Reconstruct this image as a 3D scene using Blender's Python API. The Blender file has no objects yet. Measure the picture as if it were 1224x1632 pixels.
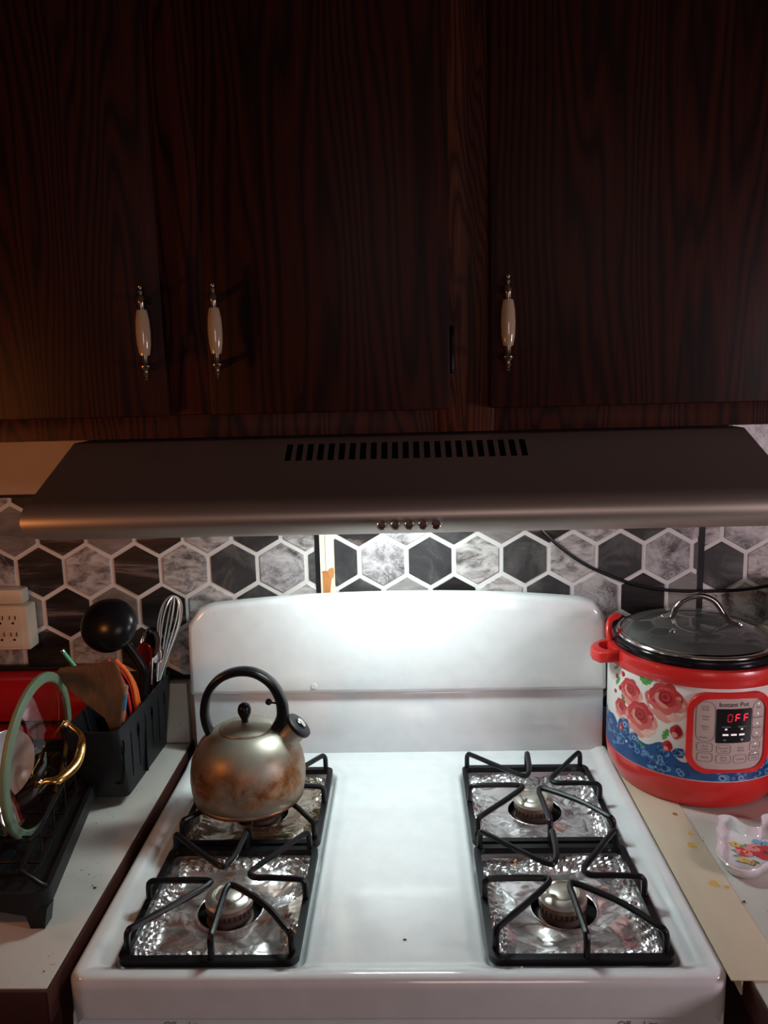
import bpy, bmesh, math, random
import numpy as np
from mathutils import Vector, Matrix, noise
C = bpy.context.scene
COL = C.collection
PI = math.pi
sin, cos = math.sin, math.cos

# ------------------------------------------------------------------ camera
cam_data = bpy.data.cameras.new('camera')
cam_data.sensor_fit = 'VERTICAL'
cam_data.sensor_height = 24.0
cam_data.lens = 24.0 * 1271.36 / 1632.0
cam_data.clip_start = 0.02
cam = bpy.data.objects.new('camera', cam_data)
COL.objects.link(cam)
_p, _yaw, _roll = 0.1667, -0.0305, -0.0259
_f = Vector((sin(_yaw) * cos(_p), cos(_yaw) * cos(_p), -sin(_p)))
_r = Vector((cos(_yaw), -sin(_yaw), 0))
_u = _r.cross(_f)
_R = cos(_roll) * _r + sin(_roll) * _u
_U = -sin(_roll) * _r + cos(_roll) * _u
M = Matrix((_R, _U, -_f)).transposed().to_4x4()
M.translation = Vector((0.0269, -1.4354, 1.5908))
cam.matrix_world = M
C.camera = cam

# ------------------------------------------------------------------ world, lamps, exposure
C.view_settings.view_transform = 'Standard'
C.view_settings.look = 'None'
C.view_settings.gamma = 1.0
C.view_settings.use_curve_mapping = False
C.view_settings.exposure = 0.0
world = bpy.data.worlds.new('world')
world.use_nodes = True
world.node_tree.nodes['Background'].inputs[0].default_value = (0.10, 0.085, 0.09, 1)
world.node_tree.nodes['Background'].inputs[1].default_value = 0.15
C.world = world


def area(name, loc, target, sx, sy, power, col):
    d = bpy.data.lights.new(name, 'AREA')
    d.shape = 'RECTANGLE'
    d.size, d.size_y = sx, sy
    d.energy = power
    d.color = col
    o = bpy.data.objects.new(name, d)
    COL.objects.link(o)
    o.location = loc
    o.rotation_euler = (Vector(target) - Vector(loc)).to_track_quat('-Z', 'Y').to_euler()
    return o


# the hood's own lamp, under the canopy
area('hood_lamp_light', (0.0, -0.19, 1.392), (0.0, -0.20, 0.9), 0.18, 0.05, 2.15, (0.84, 1.0, 0.99))
# neutral pink kitchen lamp to the right of the frame
area('right_kitchen_light', (1.30, -1.05, 1.36), (0.3, -0.2, 0.95), 0.25, 0.25, 6.3, (1.0, 0.80, 0.86))
# small warm lamp to the left of the frame
area('left_warm_light', (-0.78, -0.80, 1.38), (-0.5, -0.2, 1.45), 0.08, 0.08, 1.15, (1.0, 0.33, 0.08))
# added fill light behind the camera, brightens the range front
area('fill_light_behind', (0.3, -2.7, 1.55), (0.0, -0.6, 0.9), 0.6, 0.5, 5.0, (1.0, 0.76, 0.70))


# ------------------------------------------------------------------ object helpers
def tag(o, label=None, cat=None, group=None, kind=None):
    if label: o['label'] = label
    if cat: o['category'] = cat
    if group: o['group'] = group
    if kind: o['kind'] = kind
    return o


def thing(name, label, cat, loc=(0, 0, 0), group=None):
    o = bpy.data.objects.new(name, None)
    COL.objects.link(o)
    o.location = loc
    o.empty_display_size = 0.05
    return tag(o, label, cat, group)


def wloc(o):
    v = Vector((0, 0, 0))
    while o is not None:
        v = v + o.location
        o = o.parent
    return v


class B:
    """collects geometry in world coordinates, then links it as one mesh"""
    def __init__(self):
        self.v = []; self.f = []; self.m = []

    def add(self, vs, fs, mi=0):
        n = len(self.v)
        self.v += [tuple(a) for a in vs]
        for q in fs:
            self.f.append(tuple(i + n for i in q)); self.m.append(mi)
        return self

    def box(self, x0, x1, y0, y1, z0, z1, bev=0.0, mi=0, xf=None, seg=2):
        bm = bmesh.new()
        vs = [bm.verts.new(p) for p in [(x0, y0, z0), (x1, y0, z0), (x1, y1, z0), (x0, y1, z0), (x0, y0, z1), (x1, y0, z1), (x1, y1, z1), (x0, y1, z1)]]
        for q in [(3, 2, 1, 0), (4, 5, 6, 7), (0, 1, 5, 4), (1, 2, 6, 5), (2, 3, 7, 6), (3, 0, 4, 7)]:
            bm.faces.new([vs[i] for i in q])
        if bev > 0:
            bmesh.ops.bevel(bm, geom=bm.edges[:], offset=bev, segments=seg, affect='EDGES', profile=0.5)
        return self.bm(bm, mi, xf)

    def bm(self, bm, mi=0, xf=None):
        bm.verts.index_update()
        vs = [(xf @ v.co) if xf else v.co.copy() for v in bm.verts]
        self.add(vs, [[v.index for v in f.verts] for f in bm.faces], mi)
        bm.free()
        return self

    def lathe(self, prof, c=(0, 0, 0), seg=48, axis='Z', mi=0, xf=None):
        vs, fs = [], []
        n = len(prof)
        for k in range(seg):
            a = 2 * PI * k / seg
            for r, h in prof:
                vs.append(Vector((r * cos(a), r * sin(a), h)))
        for k in range(seg):
            k2 = (k + 1) % seg
            for i in range(n - 1):
                fs.append((k * n + i, k2 * n + i, k2 * n + i + 1, k * n + i + 1))
        if prof[0][0] > 1e-6:
            fs.append(tuple(k * n for k in range(seg))[::-1]) if False else None
        R = Matrix.Identity(4)
        if axis == 'Y': R = Matrix.Rotation(PI / 2, 4, 'X')
        if axis == 'X': R = Matrix.Rotation(PI / 2, 4, 'Y')
        T = (xf if xf else Matrix.Translation(Vector(c))) @ R
        return self.add([T @ v for v in vs], [f for f in fs if f], mi)

    def tube(self, pts, r, seg=10, closed=False, mi=0, smooth=0, flat=1.0, up=None):
        """swept tube; r number or list; flat scales along the binormal"""
        P = [Vector(p) for p in pts]
        if smooth: P, r = catmull(P, r, smooth, closed)
        n = len(P)
        rs = r if isinstance(r, (list, tuple)) else [r] * n
        T = []
        for i in range(n):
            if closed: t = P[(i + 1) % n] - P[i - 1]
            else: t = P[min(i + 1, n - 1)] - P[max(i - 1, 0)]
            T.append(t.normalized())
        ref = Vector(up) if up else (Vector((0, 0, 1)) if abs(T[0].z) < 0.9 else Vector((0, 1, 0)))
        N = (ref - ref.dot(T[0]) * T[0]).normalized()
        vs, fs = [], []
        for i in range(n):
            if up: N = Vector(up) - Vector(up).dot(T[i]) * T[i]
            else: N = N - N.dot(T[i]) * T[i]
            N.normalize()
            b = T[i].cross(N)
            for k in range(seg):
                a = 2 * PI * k / seg
                vs.append(P[i] + rs[i] * (cos(a) * N * flat + sin(a) * b))
        m = n if closed else n - 1
        for i in range(m):
            j = (i + 1) % n
            for k in range(seg):
                k2 = (k + 1) % seg
                fs.append((i * seg + k, i * seg + k2, j * seg + k2, j * seg + k))
        if not closed:
            fs.append(tuple(range(seg))[::-1])
            fs.append(tuple((n - 1) * seg + k for k in range(seg)))
        return self.add(vs, fs, mi)

    def prism(self, poly, d0, d1, frame=None, mi=0):
        """2D outline extruded; frame(u, v, d) -> world point"""
        if frame is None: frame = lambda u, v, d: (u, v, d)
        n = len(poly)
        vs = [frame(u, v, d0) for u, v in poly] + [frame(u, v, d1) for u, v in poly]
        fs = [tuple(range(n))[::-1], tuple(range(n, 2 * n))] + [(i, (i + 1) % n, (i + 1) % n + n, i + n) for i in range(n)]
        return self.add(vs, fs, mi)

    def sphere(self, c, r, seg=16, rings=10, sc=(1, 1, 1), mi=0):
        prof = [(r * sin(PI * i / rings), -r * cos(PI * i / rings)) for i in range(rings + 1)]
        T = Matrix.Translation(Vector(c)) @ Matrix.Diagonal((*sc, 1))
        return self.lathe(prof, seg=seg, xf=T, mi=mi)

    def build(self, name, mats, parent=None, smooth=True, angle=35, solid=0.0):
        me = bpy.data.meshes.new(name)
        base = wloc(parent) if parent else Vector((0, 0, 0))
        me.from_pydata([tuple(Vector(p) - base) for p in self.v], [], self.f)
        if not isinstance(mats, (list, tuple)): mats = [mats]
        for m in mats: me.materials.append(m)
        if len(mats) > 1: me.polygons.foreach_set('material_index', self.m)
        me.update()
        bm = bmesh.new(); bm.from_mesh(me)
        bmesh.ops.remove_doubles(bm, verts=bm.verts, dist=1e-6)
        bmesh.ops.recalc_face_normals(bm, faces=bm.faces)
        for f in bm.faces: f.smooth = bool(smooth)
        if smooth:
            for e in bm.edges:
                if len(e.link_faces) == 2 and e.calc_face_angle(0) > math.radians(angle): e.smooth = False
        bm.to_mesh(me); bm.free()
        o = bpy.data.objects.new(name, me)
        COL.objects.link(o)
        o.parent = parent
        if solid:
            md = o.modifiers.new('thickness', 'SOLIDIFY'); md.thickness = solid; md.offset = 0
        return o


def catmull(P, r, k, closed):
    n = len(P); out = []; ro = []
    rl = r if isinstance(r, (list, tuple)) else None
    m = n if closed else n - 1
    g = lambda i: P[i % n] if closed else P[max(0, min(n - 1, i))]
    for i in range(m):
        a, b, c, d = g(i - 1), g(i), g(i + 1), g(i + 2)
        for s in range(k):
            t = s / k
            out.append(0.5 * ((2 * b) + (c - a) * t + (2 * a - 5 * b + 4 * c - d) * t * t + (3 * b - a - 3 * c + d) * t ** 3))
            if rl: ro.append(rl[i % n] * (1 - t) + rl[(i + 1) % n] * t)
    if not closed:
        out.append(P[-1])
        if rl: ro.append(rl[-1])
    return out, (ro if rl else r)


def rrect(x0, x1, y0, y1, r, k=6):
    pts = []
    for cx, cy, a0 in [(x1 - r, y1 - r, 0), (x0 + r, y1 - r, PI / 2), (x0 + r, y0 + r, PI), (x1 - r, y0 + r, 1.5 * PI)]:
        for i in range(k + 1):
            a = a0 + PI / 2 * i / k
            pts.append((cx + r * cos(a), cy + r * sin(a)))
    return pts


def copy_tree(o, parent=None):
    c = o.copy(); COL.objects.link(c); c.parent = parent
    for ch in o.children: copy_tree(ch, c)
    return c


def rotmat(n, up=(0, 0, 1)):
    """matrix whose Z axis is n"""
    n = Vector(n).normalized(); x = Vector(up).cross(n)
    if x.length < 1e-4: x = Vector((1, 0, 0))
    x.normalize(); y = n.cross(x)
    return Matrix((x, y, n)).transposed().to_4x4()


def text_geo(s, size, flat=True):
    cu = bpy.data.curves.new('t', 'FONT'); cu.body = s; cu.size = size
    cu.align_x = 'CENTER'; cu.align_y = 'CENTER'; cu.resolution_u = 2
    o = bpy.data.objects.new('t', cu); COL.objects.link(o)
    dg = bpy.context.evaluated_depsgraph_get()
    me = bpy.data.meshes.new_from_object(o.evaluated_get(dg))
    vs = [v.co.copy() for v in me.vertices]; fs = [tuple(p.vertices) for p in me.polygons]
    bpy.data.objects.remove(o); bpy.data.curves.remove(cu); bpy.data.meshes.remove(me)
    return vs, fs


# ------------------------------------------------------------------ materials
class N:
    def __init__(self, name):
        self.mat = bpy.data.materials.new(name); self.mat.use_nodes = True
        self.t = self.mat.node_tree; self.b = self.t.nodes['Principled BSDF']

    def n(self, kind, **kw):
        nd = self.t.nodes.new('ShaderNode' + kind)
        for k, v in kw.items():
            if k[0] == '_': setattr(nd, k[1:], v)
            else: nd.inputs[k.replace('__', ' ')].default_value = v
        return nd

    def l(self, a, b): self.t.links.new(a, b)

    def ramp(self, src, stops):
        r = self.n('ValToRGB'); e = r.color_ramp.elements
        while len(e) < len(stops): e.new(0.5)
        for i, (p, c) in enumerate(stops):
            e[i].position = p; e[i].color = (*c, 1) if len(c) == 3 else c
        self.l(src, r.inputs[0]); return r.outputs[0]

    def mix(self, fac, a, b, mode='MIX'):
        m = self.n('Mix', _data_type='RGBA', _blend_type=mode)
        for s, i in ((fac, 0), (a, 6), (b, 7)):
            if hasattr(s, 'is_linked') or hasattr(s, 'links'): self.l(s, m.inputs[i])
            elif i == 0: m.inputs[0].default_value = s
            else: m.inputs[i].default_value = (*s, 1)
        return m.outputs[2]

    def bump(self, h, strength=0.3, dist=0.001):
        b = self.n('Bump', Strength=strength, Distance=dist)
        self.l(h, b.inputs['Height']); self.l(b.outputs[0], self.b.inputs['Normal'])

    def coords(self, scale=(1, 1, 1), rot=(0, 0, 0), rand=False, kind='Object'):
        tc = self.n('TexCoord'); mp = self.n('Mapping')
        mp.inputs['Scale'].default_value = scale; mp.inputs['Rotation'].default_value = rot
        self.l(tc.outputs[kind], mp.inputs[0])
        if rand:
            oi = self.n('ObjectInfo'); ml = self.n('VectorMath', _operation='SCALE'); ml.inputs['Scale'].default_value = 37.0
            cb = self.n('CombineXYZ')
            for k in range(3): self.l(oi.outputs['Random'], cb.inputs[k])
            self.l(cb.outputs[0], ml.inputs[0]); self.l(ml.outputs[0], mp.inputs['Location'])
        return mp.outputs[0]

    def noise(self, vec, scale, detail=4, rough=0.55, dist=0.0):
        nd = self.n('TexNoise', Scale=scale, Detail=detail, Roughness=rough, Distortion=dist)
        self.l(vec, nd.inputs['Vector']); return nd.outputs[0]


def mat(name, col, rough=0.5, metal=0.0, spec=0.5, coat=0.0, emit=None, estr=0.0, trans=0.0, ior=1.45, alpha=1.0, relief=0.0, rscale=300):
    m = N(name); b = m.b
    b.inputs['Base Color'].default_value = (*col, 1)
    b.inputs['Roughness'].default_value = rough
    b.inputs['Metallic'].default_value = metal
    b.inputs['Specular IOR Level'].default_value = spec if max(col) > 0.02 else min(spec, 0.3)
    b.inputs['Coat Weight'].default_value = coat
    b.inputs['Transmission Weight'].default_value = trans
    b.inputs['IOR'].default_value = ior
    b.inputs['Alpha'].default_value = alpha
    v = m.coords()
    # faint procedural mottling so that nothing is a dead flat colour
    nz = m.noise(v, 35, 3)
    if emit is None and trans == 0:
        c = m.mix(nz, tuple(x * 0.9 for x in col), tuple(min(1, x * 1.08) for x in col)); m.l(c, b.inputs['Base Color'])
    if emit:
        b.inputs['Emission Color'].default_value = (*emit, 1); b.inputs['Emission Strength'].default_value = estr
    if relief: m.bump(m.noise(v, rscale, 3), relief, 0.0004)
    return m.mat


def wood_mat(name, dark, mid, light, scale=1.0, rough=0.42, horiz=False):
    m = N(name)
    # vertical grain with cathedral figure: stretched, distorted bands
    rot = (0, PI / 2, 0) if horiz else (0, 0, 0)
    v = m.coords((1, 1, 0.10), rot, rand=True)
    base = m.noise(v, 5.0 * scale, 3, 0.5)
    add = m.n('VectorMath', _operation='MULTIPLY_ADD')
    m.l(base, add.inputs[0]); add.inputs[1].default_value = (0.55, 0.55, 0.55); m.l(v, add.inputs[2])
    w = m.n('TexWave', Scale=17.0 * scale, Distortion=1.4, Detail=2.0); w.inputs['Detail Scale'].default_value = 1.5
    w.wave_type = 'BANDS'; w.bands_direction = 'X'
    m.l(add.outputs[0], w.inputs['Vector'])
    v2 = m.coords((1, 1, 0.02), rot, rand=True)
    fine = m.noise(v2, 420 * scale, 2, 0.7)
    c = m.ramp(w.outputs[0], [(0.0, dark), (0.35, mid), (1.0, light)])
    c2 = m.ramp(fine, [(0.35, (0.55, 0.5, 0.5)), (0.6, (1, 1, 1))])
    c3 = m.mix(0.75, c, c2, 'MULTIPLY')
    m.l(c3, m.b.inputs['Base Color'])
    m.b.inputs['Roughness'].default_value = rough
    m.b.inputs['Specular IOR Level'].default_value = 0.16
    m.bump(fine, 0.25, 0.0004)
    return m.mat


def tile_mat(name, stops, scale=22, vein=None, rough=0.3, stretch=(1, 1, 1)):
    m = N(name)
    v = m.coords(stretch, (0, 0.5, 0), rand=True)
    a = m.noise(v, scale, 7, 0.68, 0.6)
    c = m.ramp(a, stops)
    if vein:
        b = m.noise(v, scale * 1.6, 5, 0.6, 2.0)
        r = m.ramp(b, [(0.47, (0, 0, 0)), (0.5, (0.7, 0.7, 0.7)), (0.53, (0, 0, 0))])
        c = m.mix(r, c, vein)
    m.l(c, m.b.inputs['Base Color'])
    m.b.inputs['Roughness'].default_value = rough
    m.bump(a, 0.15, 0.0006)
    return m.mat


white_enamel = mat('white_enamel', (0.74, 0.76, 0.78), 0.13, coat=0.5)
M_ = {}
M_['wall'] = mat('beige_paint', (0.50, 0.36, 0.25), 0.8, relief=0.2)
M_['roomwall'] = mat('dim_room_paint', (0.30, 0.24, 0.21), 0.9, relief=0.2)
M_['floor'] = mat('dark_floor', (0.10, 0.07, 0.05), 0.6, relief=0.1)
M_['grout'] = mat('pale_grout', (0.66, 0.64, 0.63), 0.45, relief=0.1)
M_['blackstrip'] = mat('black_strip', (0.012, 0.012, 0.014), 0.35)
M_['cream'] = mat('cream_board', (0.80, 0.74, 0.56), 0.7, relief=0.2)
M_['kraft'] = mat('torn_brown_paper', (0.50, 0.20, 0.07), 0.85, relief=0.6)
M_['tile_dark'] = tile_mat('charcoal_tile', [(0.3, (0.022, 0.020, 0.022)), (0.5, (0.045, 0.043, 0.045)), (0.62, (0.10, 0.095, 0.093)), (0.8, (0.04, 0.038, 0.04))], 14)
M_['tile_veined'] = tile_mat('veined_dark_tile', [(0.42, (0.013, 0.010, 0.011)), (0.56, (0.032, 0.026, 0.026)), (0.64, (0.16, 0.12, 0.11)), (0.70, (0.03, 0.026, 0.026))], 7, stretch=(0.5, 1, 3.6))
M_['tile_light'] = tile_mat('pale_stone_tile', [(0.36, (0.10, 0.085, 0.085)), (0.45, (0.27, 0.245, 0.245)), (0.53, (0.42, 0.39, 0.385)), (0.66, (0.58, 0.56, 0.55))], 34, stretch=(0.8, 1, 1.6))
M_['tile_marble'] = tile_mat('marbled_tile', [(0.36, (0.05, 0.045, 0.05)), (0.46, (0.20, 0.18, 0.19)), (0.56, (0.42, 0.39, 0.40)), (0.68, (0.62, 0.59, 0.60))], 17, vein=(0.50, 0.47, 0.47))
M_['tile_grey'] = tile_mat('mid_grey_tile', [(0.3, (0.09, 0.08, 0.08)), (0.5, (0.20, 0.185, 0.18)), (0.7, (0.30, 0.28, 0.27))], 12, stretch=(0.7, 1, 2.2))
M_['oak'] = wood_mat('dark_oak', (0.0085, 0.0011, 0.0004), (0.021, 0.0031, 0.0010), (0.032, 0.0052, 0.0016), rough=0.5)
M_['oak_red_lit'] = wood_mat('red_lit_oak', (0.012, 0.0012, 0.0004), (0.040, 0.0050, 0.0016), (0.055, 0.0080, 0.0025), 1.3, rough=0.5)  # oak with the red light on the stile put into its colour
M_['oak_h'] = wood_mat('dark_oak_crosswise', (0.010, 0.0012, 0.0005), (0.032, 0.0050, 0.0016), (0.046, 0.0080, 0.0028), 1.2, horiz=True, rough=0.5)
M_['oak_pale'] = wood_mat('paler_oak', (0.028, 0.005, 0.002), (0.065, 0.015, 0.006), (0.09, 0.024, 0.010), 1.6, rough=0.5)
M_['base_cab'] = mat('dark_brown_laminate', (0.055, 0.016, 0.012), 0.5, relief=0.1)
M_['porcelain'] = mat('cream_porcelain', (0.42, 0.32, 0.21), 0.12, coat=0.5)
M_['pewter'] = mat('tarnished_metal', (0.30, 0.25, 0.21), 0.28, 1.0)
M_['blackmetal'] = mat('black_metal', (0.005, 0.005, 0.006), 0.4)
M_['black_plastic'] = mat('black_plastic', (0.007, 0.007, 0.009), 0.26)
M_['grey_black_plastic'] = mat('charcoal_plastic', (0.010, 0.011, 0.013), 0.45, relief=0.05)
M_['castiron'] = mat('cast_iron_enamel', (0.006, 0.006, 0.008), 0.36, relief=0.15, rscale=900)
M_['grate_worn'] = mat('worn_grate_enamel', (0.045, 0.042, 0.042), 0.42, 0.2, relief=0.3, rscale=700)
M_['chrome'] = mat('polished_steel', (0.72, 0.70, 0.68), 0.12, 1.0)
M_['darkhole'] = mat('dark_opening', (0.004, 0.004, 0.004), 0.9)
M_['lamp'] = mat('lit_lamp_lens', (0.9, 1, 0.95), 0.4, emit=(0.86, 1, 0.95), estr=14)
M_['red'] = mat('red_plastic', (0.62, 0.022, 0.020), 0.32, coat=0.2)
M_['red_gloss'] = mat('red_enamel', (0.42, 0.010, 0.016), 0.12, coat=1.0)
M_['gold'] = mat('brass_gold', (0.80, 0.46, 0.14), 0.24, 1.0)
M_['sage'] = mat('sage_silicone', (0.16, 0.235, 0.15), 0.5)
M_['white_plastic'] = mat('white_plastic', (0.66, 0.54, 0.43), 0.42)
M_['canister'] = mat('cream_plastic', (0.50, 0.48, 0.30), 0.4)
M_['spatula'] = None
M_['capmetal'] = mat('burner_cap_alloy', (0.66, 0.62, 0.55), 0.34, 0.85, relief=0.1)
M_['burnerbase'] = mat('scorched_burner_base', (0.16, 0.11, 0.09), 0.5, 0.6, relief=0.3)
M_['ink'] = mat('dark_print', (0.05, 0.045, 0.05), 0.5)
M_['inkgrey'] = mat('grey_print', (0.20, 0.17, 0.18), 0.5)
M_['lightprint'] = mat('pale_print', (0.6, 0.6, 0.6), 0.5)
M_['screen'] = mat('black_display', (0.008, 0.008, 0.011), 0.12)
M_['segment'] = mat('lit_red_segment', (0.9, 0.02, 0.05), 0.4, emit=(1.0, 0.02, 0.06), estr=1.6)
M_['segment_dim'] = mat('dim_red_segment', (0.5, 0.01, 0.03), 0.4, emit=(0.8, 0.01, 0.04), estr=0.35)
M_['led'] = mat('lit_indicator', (0.9, 0.9, 0.9), 0.4, emit=(1, 0.95, 0.95), estr=0.35)
M_['panelgrey'] = mat('beige_grey_panel', (0.50, 0.41, 0.38), 0.35)
M_['wrap'] = mat('white_steel_wrap', (0.72, 0.68, 0.65), 0.28)
M_['straw'] = mat('green_straw', (0.05, 0.42, 0.22), 0.3, coat=0.4)
M_['orange'] = mat('orange_plastic', (0.75, 0.13, 0.02), 0.35)
M_['redrod'] = mat('red_silicone', (0.60, 0.03, 0.03), 0.4)
M_['handlewood'] = mat('worn_brown_wood', (0.30, 0.15, 0.06), 0.55)
M_['bluetape'] = mat('blue_label', (0.04, 0.12, 0.22), 0.5)
M_['plate'] = mat('white_stoneware', (0.60, 0.60, 0.62), 0.2)
M_['ceramic'] = mat('white_glazed_ceramic', (0.72, 0.69, 0.71), 0.10, coat=0.6)


def glass_mat(name, tint, rough=0.02, haze=0.0):
    """thin lid glass: clear with a fresnel reflection"""
    m = N(name)
    tr = m.n('BsdfTransparent'); tr.inputs[0].default_value = (*tint, 1)
    gl_ = m.n('BsdfAnisotropic'); gl_.inputs['Roughness'].default_value = rough
    gl_.inputs['Color'].default_value = (1, 1, 1, 1)
    fr = m.n('Fresnel'); fr.inputs['IOR'].default_value = 1.5
    mx = m.n('MixShader'); m.l(fr.outputs[0], mx.inputs[0]); m.l(tr.outputs[0], mx.inputs[1]); m.l(gl_.outputs[0], mx.inputs[2])
    last = mx
    if haze:      # diffuse haze added to brighten the dark lid, standing in for reflections
        df = m.n('BsdfDiffuse'); df.inputs[0].default_value = (0.8, 0.78, 0.76, 1)
        nz = m.noise(m.coords(), 18, 3); rg_ = m.n('MapRange'); m.l(nz, rg_.inputs[0])
        rg_.inputs[3].default_value = haze * 0.5; rg_.inputs[4].default_value = haze * 1.5
        m2 = m.n('MixShader'); m.l(rg_.outputs[0], m2.inputs[0]); m.l(mx.outputs[0], m2.inputs[1]); m.l(df.outputs[0], m2.inputs[2]); last = m2
    m.l(last.outputs[0], m.t.nodes['Material Output'].inputs[0])
    return m.mat


M_['glass'] = glass_mat('clear_glass', (0.93, 0.95, 0.94))
M_['glass_hazy'] = glass_mat('painted_haze_glass', (0.93, 0.95, 0.94), haze=0.075)
M_['satin'] = mat('satin_steel_wire', (0.75, 0.72, 0.70), 0.32, 0.75)


def steel_mat(name, col, rough, stretch=(1, 60, 60), amt=0.06, metal=1.0):
    m = N(name); b = m.b
    b.inputs['Metallic'].default_value = metal
    v = m.coords(stretch)
    nz = m.noise(v, 9, 3)
    m.l(m.mix(nz, tuple(x * 0.85 for x in col), col), b.inputs['Base Color'])
    big = m.noise(m.coords((1, 1, 1)), 3.0, 2)
    ad = m.n('Math', _operation='MULTIPLY_ADD'); m.l(big, ad.inputs[0]); ad.inputs[1].default_value = amt * 2; ad.inputs[2].default_value = rough - amt
    m.l(ad.outputs[0], b.inputs['Roughness'])
    m.bump(nz, 0.08, 0.0003)
    return m.mat


M_['hood'] = steel_mat('brushed_steel', (0.52, 0.46, 0.42), 0.47, (1, 60, 60), metal=0.94)
M_['potsteel'] = steel_mat('brushed_pot_steel', (0.70, 0.68, 0.65), 0.42, (60, 60, 1), metal=0.6)


def foil_mat(name, col, dirt):
    m = N(name); b = m.b
    b.inputs['Metallic'].default_value = 0.88; b.inputs['Roughness'].default_value = 0.19
    v = m.coords()
    nz = m.noise(v, 14, 4)
    c = m.ramp(nz, [(0.40, col), (0.70, dirt)])
    m.l(c, b.inputs['Base Color'])
    vo = m.n('TexVoronoi', Scale=42); vo.feature = 'DISTANCE_TO_EDGE'
    d = m.n('VectorMath', _operation='MULTIPLY_ADD'); m.l(m.noise(v, 30, 2), d.inputs[0]); d.inputs[1].default_value = (0.02,) * 3; m.l(v, d.inputs[2])
    m.l(d.outputs[0], vo.inputs['Vector'])
    m.bump(vo.outputs[0], 0.25, 0.004)
    return m.mat


M_['foil'] = foil_mat('aluminium_foil', (0.92, 0.92, 0.93), (0.80, 0.77, 0.78))
M_['foil_burnt'] = foil_mat('scorched_foil', (0.74, 0.69, 0.60), (0.36, 0.27, 0.18))


def counter_mat():
    m = N('speckled_laminate'); v = m.coords()
    big = m.noise(v, 6, 4)
    c = m.ramp(big, [(0.3, (0.50, 0.47, 0.42)), (0.7, (0.58, 0.56, 0.53))])
    sp = m.noise(v, 240, 2)
    s = m.ramp(sp, [(0.70, (0, 0, 0)), (0.76, (1, 1, 1))])
    m.l(m.mix(s, c, (0.20, 0.15, 0.10)), m.b.inputs['Base Color'])
    m.b.inputs['Roughness'].default_value = 0.32
    return m.mat


M_['counter'] = counter_mat()


def kettle_mat():
    m = N('heat_stained_steel'); b = m.b
    v = m.coords()
    sx = m.n('SeparateXYZ'); m.l(v, sx.inputs[0])
    hz = m.n('MapRange'); m.l(sx.outputs[2], hz.inputs[0])
    hz.inputs[1].default_value = 0.0; hz.inputs[2].default_value = 0.125
    nz = m.noise(v, 16, 5, 0.65)
    ad = m.n('Math', _operation='MULTIPLY_ADD'); m.l(nz, ad.inputs[0]); ad.inputs[1].default_value = 0.5; m.l(hz.outputs[0], ad.inputs[2])
    band = m.ramp(ad.outputs[0], [(0.36, (0, 0, 0)), (0.55, (1, 1, 1)), (0.72, (1, 1, 1)), (0.98, (0, 0, 0))])
    pat = m.ramp(m.noise(v, 22, 4, 0.7), [(0.36, (0.08, 0.08, 0.08)), (0.58, (1, 1, 1))])
    fac = m.mix(1.0, band, pat, 'MULTIPLY')
    stain = m.ramp(m.noise(v, 60, 5, 0.7), [(0.3, (0.10, 0.035, 0.012)), (0.5, (0.26, 0.10, 0.03)), (0.7, (0.42, 0.20, 0.07))])
    base = m.ramp(m.noise(v, 12, 4), [(0.3, (0.27, 0.25, 0.20)), (0.7, (0.40, 0.37, 0.31))])
    m.l(m.mix(fac, base, stain), b.inputs['Base Color'])
    b.inputs['Metallic'].default_value = 0.7
    rr = m.ramp(nz, [(0.3, (0.38,) * 3), (0.7, (0.54,) * 3)])
    m.l(rr, b.inputs['Roughness'])
    m.bump(m.noise(v, 400, 3), 0.08, 0.0003)
    return m.mat


M_['kettle'] = kettle_mat()


def spatula_mat():
    m = N('used_wood'); v = m.coords((1, 1, 0.15), (0, 0.25, 0))
    g = m.noise(v, 160, 3, 0.6); big = m.noise(m.coords(), 14, 3)
    c = m.ramp(big, [(0.35, (0.075, 0.035, 0.015)), (0.65, (0.19, 0.10, 0.045))])
    c2 = m.ramp(g, [(0.3, (0.6, 0.6, 0.6)), (0.7, (1.1, 1.05, 1))])
    m.l(m.mix(0.8, c, c2, 'MULTIPLY'), m.b.inputs['Base Color'])
    m.b.inputs['Roughness'].default_value = 0.6
    m.bump(g, 0.2, 0.0004)
    return m.mat


M_['spatula'] = spatula_mat()


def silicone_mat():
    m = N('translucent_silicone')
    b = m.b
    b.inputs['Base Color'].default_value = (0.76, 0.66, 0.52, 1); b.inputs['Roughness'].default_value = 0.4
    tr = m.n('BsdfTransparent'); mx = m.n('MixShader'); mx.inputs[0].default_value = 0.62
    tr.inputs[0].default_value = (1, 0.93, 0.8, 1)
    out = m.t.nodes['Material Output']
    m.l(tr.outputs[0], mx.inputs[1]); m.l(b.outputs[0], mx.inputs[2]); m.l(mx.outputs[0], out.inputs[0])
    nz = m.noise(m.coords(), 20, 3)
    m.l(m.mix(nz, (0.74, 0.64, 0.51), (0.82, 0.72, 0.58)), b.inputs['Base Color'])
    return m.mat


M_['silicone'] = silicone_mat()


def flat(name, c, r=0.3):
    return mat(name, c, r)


# ================================================================== STRUCTURE
def struct(o): return tag(o, kind='structure')


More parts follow.
